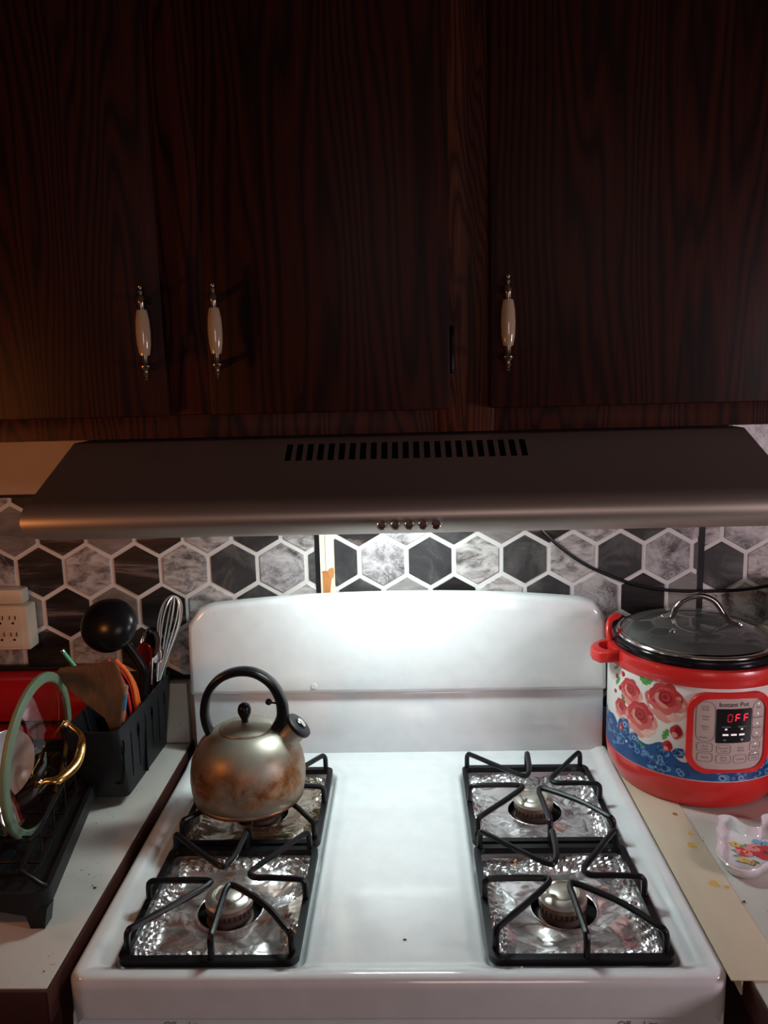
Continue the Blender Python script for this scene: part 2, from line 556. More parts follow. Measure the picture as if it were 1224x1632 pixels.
wall = struct(B().box(-1.9, 1.9, 0.0, 0.06, 0.0, 2.4).build('wall_back', M_['wall'], smooth=False))
struct(B().box(-1.9, 1.9, -3.4, 0.06, -0.05, 0.0).build('floor', M_['floor'], smooth=False))
struct(B().box(-1.9, 1.9, -3.4, 0.06, 2.4, 2.45).build('ceiling', M_['roomwall'], smooth=False))
struct(B().box(-1.96, -1.9, -3.4, 0.06, 0.0, 2.4).build('wall_left', M_['roomwall'], smooth=False))
struct(B().box(1.9, 1.96, -3.4, 0.06, 0.0, 2.4).build('wall_right', M_['roomwall'], smooth=False))
struct(B().box(-1.9, 1.9, -3.46, -3.4, 0.0, 2.4).build('wall_front', M_['roomwall'], smooth=False))

# hexagon tile panels on the back wall; each tile is an object of its own
PANEL_T = 0.003


def clip_poly(poly, x0, x1, z0, z1):
    for ax, lim, s in ((0, x0, 1), (0, x1, -1), (1, z0, 1), (1, z1, -1)):
        out = []
        for i in range(len(poly)):
            a, b = poly[i], poly[(i + 1) % len(poly)]
            da, db = s * (a[ax] - lim), s * (b[ax] - lim)
            if da >= 0: out.append(a)
            if (da >= 0) != (db >= 0):
                t = da / (da - db); out.append((a[0] + t * (b[0] - a[0]), a[1] + t * (b[1] - a[1])))
        poly = out
        if not poly: return []
    return poly


def tile_geo(poly, yb, th=0.0022, bev=0.0010):
    """prism with chamfered front edge, facing -Y"""
    n = len(poly); cx = sum(p[0] for p in poly) / n; cz = sum(p[1] for p in poly) / n
    R = max(math.hypot(p[0] - cx, p[1] - cz) for p in poly) or 1
    k = 1 - bev / R
    inn = [(cx + (p[0] - cx) * k, cz + (p[1] - cz) * k) for p in poly]
    vs = [(p[0], yb, p[1]) for p in poly] + [(p[0], yb - th + bev * .6, p[1]) for p in poly] + [(p[0], yb - th, p[1]) for p in inn]
    fs = [(i, (i + 1) % n, n + (i + 1) % n, n + i) for i in range(n)] + [(n + i, n + (i + 1) % n, 2 * n + (i + 1) % n, 2 * n + i) for i in range(n)]
    fs.append(tuple(2 * n + i for i in range(n)))
    return vs, fs


HEXCACHE = {}


def tile_panel(x0, x1, z0, z1, S, xc, zc, colour, label, edge_left=0.0, edge_right=0.0):
    """S spacing; (xc, zc) centre of the tile with index (0, 0); colour(row, col) -> material key"""
    p = B().box(x0, x1, -PANEL_T, 0.0, z0, z1).build('tile_panel', M_['grout'], wall, smooth=False)
    p['label'] = label
    g = 0.0042          # half grout width
    rh = S * math.sqrt(3) / 2
    R = (S / 2 - g) / cos(PI / 6)
    rows = range(int((z0 - zc) / rh) - 1, int((z1 - zc) / rh) + 2)
    for r in rows:
        cz = zc + r * rh
        off = 0.5 * S * (r % 2)
        for c in range(int((x0 - xc) / S) - 2, int((x1 - xc) / S) + 2):
            cx = xc + c * S + off
            poly = [(cx + R * sin(PI / 3 * k), cz + R * cos(PI / 3 * k)) for k in range(6)]
            cp = clip_poly(poly, x0 + edge_left, x1 - edge_right, z0, z1)
            if len(cp) < 3: continue
            A = abs(sum(cp[i][0] * cp[(i + 1) % len(cp)][1] - cp[(i + 1) % len(cp)][0] * cp[i][1] for i in range(len(cp)))) / 2
            if A < 4e-5: continue
            m = M_[colour(r, c)]
            full = len(cp) == 6 and abs(A - 2.598 * R * R) < 1e-6
            key = (round(S, 5), m.name)
            if full and key in HEXCACHE:
                o = bpy.data.objects.new('tile', HEXCACHE[key])
            else:
                vs, fs = tile_geo([(q[0] - cx, q[1] - cz) for q in cp], -PANEL_T)
                me = bpy.data.meshes.new('tile'); me.from_pydata(vs, [], fs[:]); me.materials.append(m); me.update()
                if full: HEXCACHE[key] = me
                o = bpy.data.objects.new('tile', me)
            COL.objects.link(o); o.parent = p; o.location = (cx, 0, cz)
    return p


def colour_a(r, c):
    if (c + (r % 2 == 0)) % 2: return 'tile_veined' if (r + c) % 3 else 'tile_dark'
    return ['tile_light', 'tile_grey', 'tile_marble'][(c * 2 + r) % 3] if r % 2 == 0 else ['tile_grey', 'tile_light'][c // 2 % 2]


def colour_b(r, c):
    if r % 2 == 0:
        if c % 2: return 'tile_dark'
        return 'tile_marble' if c in (0, 6) else 'tile_light'
    if c % 2: return 'tile_dark' if (r + c) % 4 else 'tile_veined'
    return ['tile_light', 'tile_marble', 'tile_grey'][(c // 2 + r) % 3]


def colour_left(r, c):
    if r % 2 == 0:
        if c % 2 == 0: return 'tile_veined' if c < 3 else 'tile_dark'
        return 'tile_marble' if c in (-1, 5) else 'tile_light'
    if c % 2 == 0: return 'tile_veined' if c < 3 else 'tile_dark'
    return 'tile_grey' if c < 2 else 'tile_light'


def colour_r(r, c):
    if r % 2 == 0: return 'tile_dark' if c % 2 == 0 else 'tile_light'
    return 'tile_marble' if c % 2 == 0 else 'tile_light'


tile_panel(-1.25, -0.146, 1.045, 1.391, 0.0905, -0.660, 1.249, colour_left, 'tile panel left of the bare strip', edge_right=0.0)
tile_panel(-0.110, 0.552, 0.97, 1.50, 0.0865, -0.021, 1.257, colour_b, 'middle tile panel above the range')
tile_panel(0.563, 1.25, 1.045, 1.515, 0.0890, 0.594, 1.236, colour_r, 'right tile panel behind the cooker')
for (a, b) in ((-0.146, -0.1375), (0.552, 0.563)):
    B().box(a, b, -0.005, 0.0, 0.97 if a < 0 else 1.0, 1.39 if a < 0 else 1.50).build('edge_strip', M_['blackstrip'], wall, smooth=False)
B().box(-1.25, -0.146, -0.006, 0.0, 1.391, 1.396).build('edge_strip', M_['blackstrip'], wall, smooth=False)
B().box(-1.25, -0.39, -0.006, 0.0, 1.036, 1.045).build('edge_strip', M_['blackstrip'], wall, smooth=False)
B().box(-0.137, -0.1275, -0.0035, 0.0, 0.97, 1.39).box(-0.1265, -0.110, -0.0028, 0.0, 0.97, 1.39).build('bare_board', M_['cream'], wall, smooth=False)['label'] = 'bare cream strip between two tile panels'
bk = B()
kp = [(-0.1335, 1.10), (-0.1335, 1.2175), (-0.1355, 1.2195), (-0.131, 1.2220), (-0.124, 1.2215), (-0.120, 1.2260), (-0.113, 1.2280), (-0.1115, 1.2200), (-0.1125, 1.2100), (-0.117, 1.2050), (-0.1195, 1.185), (-0.122, 1.10)]
bk.prism([(u, v + .020) for u, v in kp], -0.0036, -0.0046, lambda u, v, d: (u, d + 0.0012 * sin(v * 90 + u * 300), v))
bk.build('torn_paper', M_['kraft'], wall, smooth=False)['label'] = 'torn brown paper stuck on bare strip'

# ================================================================== COUNTERS
cl = thing('counter', 'cream laminate worktop left of the range, under the dish rack', 'worktop', (-0.8, -0.3, 0.875))
B().box(-1.45, -0.396, -0.640, -0.004, 0.877, 0.915, 0.002).build('worktop_slab', M_['counter'], cl)
B().box(-1.45, -0.394, -0.6455, -0.6405, 0.873, 0.9145, 0.001).box(-0.3955, -0.3925, -0.6455, -0.006, 0.873, 0.9142, 0.0006).build('edge_band', M_['base_cab'], cl)['label'] = 'dark brown edge band'
B().box(-1.45, -0.396, -0.022, -0.003, 0.9155, 1.034, 0.002).build('upstand', M_['counter'], cl)
cr = thing('counter', 'cream laminate worktop right of the range, under the red cooker', 'worktop', (0.8, -0.3, 0.875))
B().box(0.4015, 1.45, -0.730, -0.004, 0.877, 0.915, 0.002).build('worktop_slab', M_['counter'], cr)
B().box(0.3985, 0.4012, -0.734, -0.006, 0.873, 0.9142, 0.0006).box(0.3985, 1.45, -0.7345, -0.7305, 0.873, 0.9142, 0.001).build('edge_band', M_['base_cab'], cr)['label'] = 'dark brown edge band'
B().box(0.4015, 1.45, -0.022, -0.003, 0.9155, 1.034, 0.002).build('upstand', M_['counter'], cr)
for sx, nm, yy in ((-1, 'dark brown base cabinet under the left worktop', -0.60), (1, 'dark brown base cabinet under the right worktop', -0.69)):
    t = thing('base_cabinet', nm, 'cabinet', (sx * 0.9, -0.3, 0))
    x0, x1 = (0.404, 1.44) if sx > 0 else (-1.44, -0.402)
    B().box(x0, x1, yy, -0.01, 0.10, 0.8725, 0.001).build('carcass', M_['base_cab'], t)
    B().box(x0 + .02, x1 - .02, yy + .06, -0.02, 0.0, 0.099).build('plinth', M_['blackmetal'], t)
    for k in range(2):
        w = (x1 - x0) / 2
        d = B().box(x0 + w * k + 0.012, x0 + w * (k + 1) - 0.012, yy - 0.019, yy - 0.0005, 0.13, 0.85, 0.003).build('door', M_['base_cab'], t)
        B().tube([(x0 + w * (k + .5) - .05, yy - .02, .80), (x0 + w * (k + .5) - .05, yy - .045, .80), (x0 + w * (k + .5) + .05, yy - .045, .80), (x0 + w * (k + .5) + .05, yy - .02, .80)], 0.004, 8).build('handle', M_['pewter'], d)

# silicone gap cover
gc = thing('gap_cover', 'translucent beige silicone gap cover between range and right worktop', 'gap cover', (0.41, -0.35, 0.9155))
B().box(0.3768, 0.443, -0.634, -0.075, 0.9160, 0.9178, 0.0008).build('strip', M_['silicone'], gc)
B().box(0.3890, 0.3910, -0.632, -0.075, 0.897, 0.9158, 0.0004).build('flap', M_['silicone'], gc)
M_['stain'] = mat('yellow_grease', (0.62, 0.38, 0.10), 0.5)
M_['stain2'] = mat('brown_grease', (0.30, 0.14, 0.06), 0.5)
for (x, y, r, m) in ((0.428, -0.292, .0035, 'stain2'), (0.425, -0.375, .006, 'stain'), (0.4235, -0.462, .0060, 'stain'), (0.437, -0.47, .003, 'stain'), (0.432, -0.345, .003, 'stain')):
    pl = [(x + r * (1 + .3 * sin(3 * a + x * 99)) * cos(a), y + 1.3 * r * (1 + .3 * sin(2 * a + y * 77)) * sin(a)) for a in [2 * PI * k / 14 for k in range(14)]]
    B().prism(pl, 0.9179, 0.9181).build('grease_spot', M_[m], gc)

# ================================================================== GAS RANGE
rg = thing('gas_range', 'white enamel gas range with four burners and tall backguard', 'stove', (0, -0.36, 0))
WX0, WX1, WY0, WY1 = 0.106, 0.336, -0.604, -0.127      # burner wells, mirrored


def cooktop():
    h = 0.0030; ext = 0.040
    xs = np.arange(-0.381 - ext, 0.381 + ext + h / 2, h)
    ys = np.arange(-0.629 - ext, -0.060, h)
    X, Y = np.meshgrid(xs, ys, indexing='ij')
    def sd(px, py, cx, cy, hx, hy, r):
        qx, qy = np.abs(px - cx) - hx + r, np.abs(py - cy) - hy + r
        return np.hypot(np.maximum(qx, 0), np.maximum(qy, 0)) + np.minimum(np.maximum(qx, qy), 0) - r
    cy, hy, R = 0.0, 0.629, 0.022
    d = sd(X, Y, 0, cy, 0.381, hy, R)
    # project the points outside onto the outline: they become the skirt
    e = 1e-5
    gx = (sd(X + e, Y, 0, cy, .381, hy, R) - sd(X - e, Y, 0, cy, .381, hy, R)) / (2 * e)
    gy = (sd(X, Y + e, 0, cy, .381, hy, R) - sd(X, Y - e, 0, cy, .381, hy, R)) / (2 * e)
    o = np.maximum(d, 0)
    PX, PY = X - gx * o, Y - gy * o
    ss = lambda a, b, t: (lambda k: k * k * (3 - 2 * k))(np.clip((t - a) / (b - a), 0, 1))
    i = -np.minimum(d, 0)
    rr = 0.010
    drop = np.where(i < rr, rr - np.sqrt(np.maximum(rr * rr - (rr - i) ** 2, 0)), 0)
    Z = 0.9155 - drop - 0.0065 * ss(0.016, 0.034, i) - o
    # inner plateau rises a little towards the centre spine
    for s in (-1, 1):
        w = sd(X, Y, s * (WX0 + WX1) / 2, (WY0 + WY1) / 2, (WX1 - WX0) / 2, (WY1 - WY0) / 2, 0.020)
        Z = Z - 0.0022 * (1 - ss(0.004, 0.022, w))
        Z = Z - 0.0190 * (1 - ss(-0.010, 0.001, w))
    Z = Z + 0.004 * ss(-0.125, -0.095, Y) * (d < 0)
    nx, ny = X.shape
    vs = np.stack([PX, PY, Z], -1).reshape(-1, 3)
    idx = np.arange(nx * ny).reshape(nx, ny)
    fs = np.stack([idx[:-1, :-1], idx[1:, :-1], idx[1:, 1:], idx[:-1, 1:]], -1).reshape(-1, 4)
    # drop quads past the side skirt at the corners
    me = bpy.data.meshes.new('cooktop')
    me.from_pydata([tuple(p) for p in (vs - np.array(rg.location))], [], fs.tolist())
    me.materials.append(white_enamel)
    me.polygons.foreach_set('use_smooth', [True] * len(me.polygons))
    me.update()
    ob = bpy.data.objects.new('cooktop', me); COL.objects.link(ob); ob.parent = rg
    return ob


cooktop()
# front panel below the lip and the body
fp = B()
prof = [(-0.615, 0.873), (-0.621, 0.871), (-0.6245, 0.866), (-0.633, 0.80), (-0.633, 0.77), (-0.60, 0.765), (-0.60, 0.873)]
fp.prism(prof, -0.376, 0.374, lambda u, v, d: (d, u, v))
fpo = fp.build('control_panel', white_enamel, rg)
for s, x in (('Off', 0.262), ('Lite', 0.292), ('Off', -0.262), ('Lite', -0.232)):
    vs, fs = text_geo(s, 0.011)
    B().add([(x + v.x, -0.6265 - 0.0003 - (0.850 - (0.850 + v.y)) * .12, 0.8545 + v.y) for v in vs], fs).build('print', M_['inkgrey'], fpo, smooth=False)
B().box(-0.374, 0.374, -0.598, -0.03, 0.02, 0.8695, 0.003).build('body', white_enamel, rg)
od = B().box(-0.368, 0.368, -0.63, -0.599, 0.20, 0.76, 0.008).build('oven_door', white_enamel, rg)
B().tube([(-0.30, -0.63, .71), (-0.30, -0.665, .71), (0.30, -0.665, .71), (0.30, -0.63, .71)], 0.011, 12).build('handle', white_enamel, od)
B().box(-0.368, 0.368, -0.622, -0.599, 0.05, 0.19, 0.006).build('storage_drawer', white_enamel, rg)
for x in (-0.29, -0.19, 0.0, 0.19, 0.29):
    B().lathe([(0, 0), (.019, 0), (.021, .004), (.018, .022), (.012, .025), (0, .025)], xf=Matrix.Translation((x, -0.634, 0.80)) @ Matrix.Rotation(PI / 2, 4, 'X'), seg=24).build('knob', M_['black_plastic'], rg)

# backguard
bg = B()
bx = []
nt = 32
top = []
for k in range(nt + 1):
    u = -1 + 2 * k / nt
    x = 0.376 * u
    a = abs(u)
    z = 1.2095 - 0.020 * a ** 2.2
    if a > 0.90: z -= 0.030 * (1 - math.sqrt(max(0, 1 - ((a - 0.90) / 0.10) ** 2)))
    top.append((x, z))


def bgy(z): return -0.074 + (z - 1.03) * 0.10      # leans back a little towards the top


vs, fs = [], []
rings = [(0.0, 0.0, 0.024), (0.0, 0.0, 0.010), (0.0015, 0.0, 0.0045), (0.0045, 0.0, 0.0012), (0.010, 0.0, 0.0), (0.03, 0.0, -0.0015)]
outline = [(-0.376, 1.0330), (-0.3735, 1.0300)] + [(0.3735, 1.0300), (0.376, 1.0330)] + top[::-1]
cxz = (0.0, 1.115)
n = len(outline)
for (ins, _, dy) in rings:
    for (x, z) in outline:
        sx = (0.376 - ins) / 0.376
        sz = 1 - ins / 0.09
        zz = cxz[1] + (z - cxz[1]) * sz
        vs.append((x * sx, bgy(zz) + dy, zz))
for r in range(len(rings) - 1):
    for i in range(n):
        j = (i + 1) % n
        fs.append((r * n + i, r * n + j, (r + 1) * n + j, (r + 1) * n + i))
# front face filled by quad strips between bottom and top outline
last = (len(rings) - 1) * n
vs2 = [vs[last + i] for i in range(n)]
bt = [vs[last + 1], vs[last + 2]]
fs.append(tuple(last + i for i in range(n)))
fs.append(tuple(range(n))[::-1])
bg.add(vs, fs)
bgo = bg.build('backguard', white_enamel, rg, angle=50)
B().box(-0.372, 0.372, -0.0655, -0.028, 0.905, 1.0295, 0.004).build('backguard_lower', white_enamel, rg)
B().lathe([(0, 0), (.0050, 0), (.0055, .0006), (.0050, .0012), (0, .0016)], xf=Matrix.Translation((-0.149, -0.0735, 1.046)) @ Matrix.Rotation(PI / 2, 4, 'X'), seg=20).build('plug', white_enamel, bgo)

# burners
BUR = [(-0.2195, -0.249, 'rear left'), (0.2175, -0.249, 'rear right'), (-0.2195, -0.489, 'front left'), (0.2175, -0.489, 'front right')]
for (x, y, w) in BUR:
    b = B().lathe([(0.0, .8885), (.031, .8885), (.031, .892), (.0285, .894), (.0275, .902), (.0300, .905), (.0310, .913), (.029, .9165), (0, .9165)], c=(x, y, 0), seg=40).build('burner_base', M_['burnerbase'], rg)
    sl = B()
    for k in range(28):
        a = 2 * PI * k / 28
        sl.box(-.0006, .0006, .0300, .0312, .9065, .9125, xf=Matrix.Translation((x, y, 0)) @ Matrix.Rotation(a, 4, 'Z'))
    sl.build('flame_ports', M_['darkhole'], b, smooth=False)
    B().lathe([(0, .9167), (.0295, .9167), (.0312, .9190), (.0303, .9235), (.027, .9260), (.0215, .9270), (.0205, .9255), (.018, .9255), (.016, .9270), (0, .9280)], c=(x, y, 0), seg=48).build('burner_cap', M_['capmetal'], b)['label'] = 'silver burner cap'
    B().lathe([(0, .8880), (.0450, .8885), (.066, .8900), (.066, .8893), (.0450, .8878)], c=(x, y, 0), seg=32).build('dark_disc', M_['darkhole'], b)  # near-black disc over the well floor, makes the foil hole look black


# ------------------------------------------------------------------ foil liners
def foil(cx, cy, hx, hy, seed, m, label):
    rnd = random.Random(seed)
    t = thing('foil_liner', label, 'foil liner', (cx, cy, 0.892), 'square aluminium foil liners under the grates')
    NA, NR = 200, 52
    waves = []
    for k in range(22):
        a = rnd.uniform(0, PI); waves.append((cos(a), sin(a), rnd.uniform(7, 42), rnd.uniform(0, 9), rnd.uniform(0.4, 1.0)))
    tri = lambda q: abs((q % 1.0) * 2 - 1) * 2 - 1
    hole = 0.0430
    vs, fs = [], []
    for i in range(NA):
        a = 2 * PI * i / NA
        ca, sa = cos(a), sin(a)
        p = 10
        rs = 1 / ((abs(ca) / hx) ** p + (abs(sa) / hy) ** p) ** (1 / p)
        rs += 0.0012 * noise.noise(Vector((ca * 9, sa * 9, seed)))
        hr = hole * (1 + 0.05 * noise.noise(Vector((ca * 3, sa * 3, seed + 5))))
        for j in range(NR + 1):
            u = j / NR
            r = hr + (rs - hr) * u
            x, y = r * ca, r * sa
            # distance to the square's border
            e = min(hx - abs(x), hy - abs(y))
            wx = x + 0.010 * noise.noise(Vector((x * 25, y * 25, seed)))
            wy = y + 0.010 * noise.noise(Vector((x * 25, y * 25, seed + 40)))
            h = 0
            for (dx, dy, f, ph, am) in waves:
                h += am * tri((wx * dx + wy * dy) * f * 0.35 + ph) * (18 / f) ** 0.8
            h *= 0.0023
            amp = min(1, max(0.15, (r - hr) / 0.02))
            z = 0.8995 + h * amp
            if e < 0.028:            # pleated rim climbing to the edge
                k = (0.028 - e) / 0.028
                along = (x if (hy - abs(y)) < (hx - abs(x)) else y)
                pl = tri(along * 95 + 1.2 * noise.noise(Vector((x * 22, y * 22, seed)))) + 0.35 * tri(along * 190 + e * 60)
                h *= 1 - 0.6 * k
                z += 0.0080 * k ** 1.2 + 0.0022 * pl * min(1, k * 1.6)
            vs.append((cx + x, cy + y, min(z, 0.9090)))
    for i in range(NA):
        i2 = (i + 1) % NA
        for j in range(NR):
            a, b, c, d = i * (NR + 1) + j, i2 * (NR + 1) + j, i2 * (NR + 1) + j + 1, i * (NR + 1) + j + 1
            fs.append((a, b, c, d))
    o = B().add(vs, fs).build('foil_sheet', m, t, angle=13)
    rim = [(cx + hole * cos(2 * PI * k / 40), cy + hole * sin(2 * PI * k / 40), 0.8998) for k in range(40)]
    B().tube(rim, 0.0008, 6, closed=True).build('hole_edge', m, t)
    return t


foil(-0.2195, -0.2470, 0.1015, 0.1045, 11, M_['foil_burnt'], 'brownish scorched foil liner under the kettle')
foil(0.2200, -0.2470, 0.1035, 0.1045, 23, M_['foil'], 'shiny foil liner around the rear right burner')
foil(-0.2195, -0.4845, 0.1015, 0.1045, 37, M_['foil'], 'crumpled foil liner around the front left burner')
foil(0.2200, -0.4845, 0.1035, 0.1045, 52, M_['foil'], 'crumpled foil liner around the front right burner')


# ------------------------------------------------------------------ grates
def grate(cx, cy, label):
    t = thing('burner_grate', label, 'burner grate', (cx, cy, 0.908), 'black burner grates on the range')
    hx, hy = 0.1085, 0.1165
    fr = B()
    out = rrect(cx - hx, cx + hx, cy - hy, cy + hy, 0.014)
    inn = rrect(cx - hx + .0088, cx + hx - .0088, cy - hy + .0100, cy + hy - .0100, 0.008)
    n = len(out)
    vs = [(p[0], p[1], 0.9095) for p in out] + [(p[0], p[1], 0.9185) for p in out] + [(p[0], p[1], 0.9185) for p in inn] + [(p[0], p[1], 0.9095) for p in inn]
    fs = []
    for i in range(n):
        j = (i + 1) % n
        for a, b in ((0, 1), (1, 2), (2, 3), (3, 0)): fs.append((a * n + i, a * n + j, b * n + j, b * n + i))
    fr.add(vs, fs).build('frame', M_['castiron'], t, smooth=False)
    Zt, Zb = 0.9445, 0.914
    ex, ey = hx - .005, hy - .005

    def rod(pts, name='prong'):
        B().tube([(cx + a, cy + b, z) for a, b, z in pts], 0.0042, 8, smooth=5).build(name, M_['castiron'] if name == 'prong' else M_['grate_worn'], t)

    def drop(a, b, ia, ib):
        """post from the frame up to the bearing height, bending inwards"""
        return [(a, b, Zb), (a, b, Zt - .009), (a + ia * .003, b + ib * .003, Zt - .002), (a + ia * .011, b + ib * .011, Zt)]
    d = 0.7071
    # back left corner -> centre -> back middle
    rod(drop(-ex + .004, ey - .002, d, -d) + [(-.050, .060, Zt), (-.017, .032, Zt - .001), (-.007, .033, Zt - .001), (.000, .055, Zt)] + drop(.004, ey, 0, -1)[::-1])
    # back right corner -> centre -> right middle
    rod(drop(ex - .008, ey - .002, -d, -d) + [(.055, .055, Zt), (.030, .020, Zt - .001), (.035, .006, Zt - .001), (.060, .003, Zt)] + drop(ex, .000, -1, 0)[::-1])
    # left middle -> centre -> front left corner
    rod(drop(-ex, -.002, 1, 0) + [(-.055, -.001, Zt), (-.026, -.001, Zt - .001), (-.022, -.010, Zt - .001), (-.050, -.045, Zt)] + drop(-ex + .004, -ey + .014, d, d)[::-1])
    # front right corner -> centre -> front middle
    rod(drop(ex - .004, -ey + .010, -d, d) + [(.060, -.052, Zt), (.014, -.013, Zt - .001), (.004, -.018, Zt - .001), (.004, -.050, Zt)] + drop(.005, -ey, 0, 1)[::-1])
    return t


grate(-0.2220, -0.2455, 'black grate holding up the kettle on the rear left burner')
grate(0.2200, -0.2455, 'black grate over the rear right burner')
grate(-0.2220, -0.4855, 'black grate over the front left burner, in front of the kettle')
grate(0.2200, -0.4855, 'black grate over the front right burner')

# ================================================================== KETTLE
KX, KY, KZ = -0.2320, -0.273, 0.9492
kt = thing('kettle', 'heat-stained steel whistling kettle with black arched handle on the rear left burner', 'kettle', (KX, KY, KZ))
prof = [(0, 0), (.080, 0), (.0835, .0015), (.0845, .004), (.0835, .0055), (.0860, .008), (.0885, .020), (.0893, .034), (.0885, .050), (.0858, .0650), (.0805, .0790), (.0725, .0910), (.0630, .1000), (.0530, .1065), (.0450, .1105), (.0425, .1105), (0, .1100)]
B().lathe([(r, z + KZ) for r, z in prof], c=(KX, KY, 0), seg=72).build('body', M_['kettle'], kt)
B().lathe([(0.0815, KZ - .0006), (.0850, KZ + .0010), (.0856, KZ + .0035), (.0848, KZ + .0052)], c=(KX, KY, 0), seg=72).build('bottom_rim', mat('browned_rim', (0.20, 0.10, 0.05), 0.4, 0.8), kt)
lid = B().lathe([(0.0415, KZ + .1111), (.0405, KZ + .1135), (.034, KZ + .1165), (.022, KZ + .1190), (.010, KZ + .1200), (0, KZ + .1200)], c=(KX, KY, 0), seg=56).build('lid', M_['kettle'], kt)
B().lathe([(0, .0950), (.0055, .0950), (.0050, .0985), (.0070, .1030), (.0100, .1100), (.0105, .1170), (.0085, .1230), (.0045, .1262), (0, .127)], xf=Matrix.Translation((KX - .001, KY, KZ + .0245)), seg=24).build('knob', M_['black_plastic'], lid)
# handle arch in the plane of the spout
hc = (KX - 0.001, KZ + .1375)
hp = [(-.058, -.045), (-.066, -.020), (-.067, .006), (-.058, .036), (-.038, .058), (-.010, .069), (.020, .067), (.046, .050), (.061, .024), (.065, -.004), (.060, -.026), (.050, -.044)]
hr = [.0075, .0085, .0090, .0090, .0088, .0086, .0088, .0095, .0110, .0130, .0170, .0180]
hb = B()
pts = [Vector((hc[0] + a * .92, KY, hc[1] + b * .93)) for a, b in hp]
P, Rr = catmull(pts, hr, 6, False)
nseg = 14
n = len(P); vs, fs = [], []
for i in range(n):
    t_ = (P[min(i + 1, n - 1)] - P[max(i - 1, 0)]).normalized()
    nn = Vector((0, 1, 0)).cross(t_)
    for k in range(nseg):
        a = 2 * PI * k / nseg
        ca, sa = cos(a), sin(a)
        q = lambda c: math.copysign(abs(c) ** 0.6, c)
        vs.append(P[i] + nn * (Rr[i] * 0.72 * q(ca)) + Vector((0, 1, 0)) * (0.0115 * q(sa)))
for i in range(n - 1):
    for k in range(nseg):
        k2 = (k + 1) % nseg
        fs.append((i * nseg + k, i * nseg + k2, (i + 1) * nseg + k2, (i + 1) * nseg + k))
fs.append(tuple(range(nseg))); fs.append(tuple((n - 1) * nseg + k for k in range(nseg))[::-1])
hb.add(vs, fs).build('handle', M_['black_plastic'], kt)
# spout, whistle cap and its thumb lever
sd_ = Vector((0.70, -0.02, 0.71)).normalized()
S0 = Vector((KX + .048, KY, KZ + .078))
X_ = Matrix.Translation(S0) @ rotmat(sd_)
B().lathe([(.0215, 0), (.0205, .012), (.0190, .024), (.0190, .043), (.0195, .045), (.015, .045), (.015, .02)], xf=X_, seg=32).build('spout', M_['kettle'], kt)
cap = B().lathe([(.0150, .0455), (.0215, .0455), (.0225, .0480), (.0220, .0515), (.0180, .0535), (.0105, .0540), (.0100, .0550), (0, .0555)], xf=X_, seg=32).build('whistle_cap', M_['grey_black_plastic'], kt)
B().lathe([(0, .0556), (.0080, .0556), (.0085, .0566), (.0070, .0576), (0, .0578)], xf=X_, seg=24).build('steel_disc', M_['chrome'], cap)
B().tube([(KX + .059, KY - .004, KZ + .1500), (KX + .044, KY - .006, KZ + .153), (KX + .041, KY - .006, KZ + .1535)], .0016, 8).sphere((KX + .0385, KY - .006, KZ + .1545), .0052).build('trigger', M_['black_plastic'], kt)

# ================================================================== RANGE HOOD
HX0, HX1 = -0.432, 0.482
hd = thing('range_hood', 'brushed steel under-cabinet range hood with slotted vent and push buttons', 'range hood', (0.025, -0.25, 1.40))
prof = [(-0.010, 1.400), (-0.010, 1.5130), (-0.353, 1.5130), (-0.3565, 1.5115)]
a0 = (-0.462, 1.4530)
prof += [(-0.3565 + (a0[0] + .3565) * k, 1.5115 + (a0[1] - 1.5115) * k) for k in (0.10, 0.42, 1.0)]
for k in range(1, 13):          # rounded nose
    t_ = k / 12
    ang = math.radians(29) + t_ * math.radians(112)
    prof.append((-0.462 - 0.030 * (sin(ang) - sin(math.radians(29))) * 1.25 - 0.010 * sin(PI * t_), 1.4530 - 0.030 * (cos(math.radians(29)) - cos(ang)) * 1.05))
pb = prof[-1]
prof.append((pb[0] + .012, 1.3985))
NS, SLOT0, SLOT1 = 23, -0.1290, 0.1800
slots = []
for k in range(NS):
    c = SLOT0 + (SLOT1 - SLOT0) * k / (NS - 1)
    slots.append((c - .0040, c + .0040))
xs = [HX0, HX0 + .004]
for a, b in slots: xs += [a, b]
xs += [HX1 - .004, HX1]
hv, hf = [], []
n = len(prof)


def hx(x, i):
    # side ends sweep slightly outwards towards the nose, with a rounded lower corner
    y, z = prof[i]
    fl = max(0.0, (-0.353 - y) / 0.15) * 0.020
    if x < -0.3: return x + 0.004 - fl + (0.014 * max(0, (1.412 - z) / .014) if y < -.4 else 0)
    if x > 0.3: return x + fl - 0.004 - (0.014 * max(0, (1.412 - z) / .014) if y < -.4 else 0)
    return x


for x in xs:
    for i in range(n): hv.append((hx(x, i), prof[i][0], prof[i][1]))
slot_rows = (4,)        # between profile rows 4 and 5
for a in range(len(xs) - 1):
    slotcol = 2 <= a < 2 + 2 * NS and (a % 2 == 0)
    for i in range(n - 1):
        if slotcol and i in slot_rows: continue
        hf.append((a * n + i, a * n + i + 1, (a + 1) * n + i + 1, (a + 1) * n + i))
# end plates
hf.append(tuple(range(n))); hf.append(tuple((len(xs) - 1) * n + i for i in range(n))[::-1])
hob = B().add(hv, hf).build('canopy', M_['hood'], hd, angle=28)
# dark chamber behind the slots
B().add([(-0.14, -0.350, 1.507), (0.19, -0.350, 1.507), (0.19, -0.392, 1.470), (-0.14, -0.392, 1.470)], [(0, 1, 2, 3)]).build('vent_chamber', M_['darkhole'], hd, smooth=False)
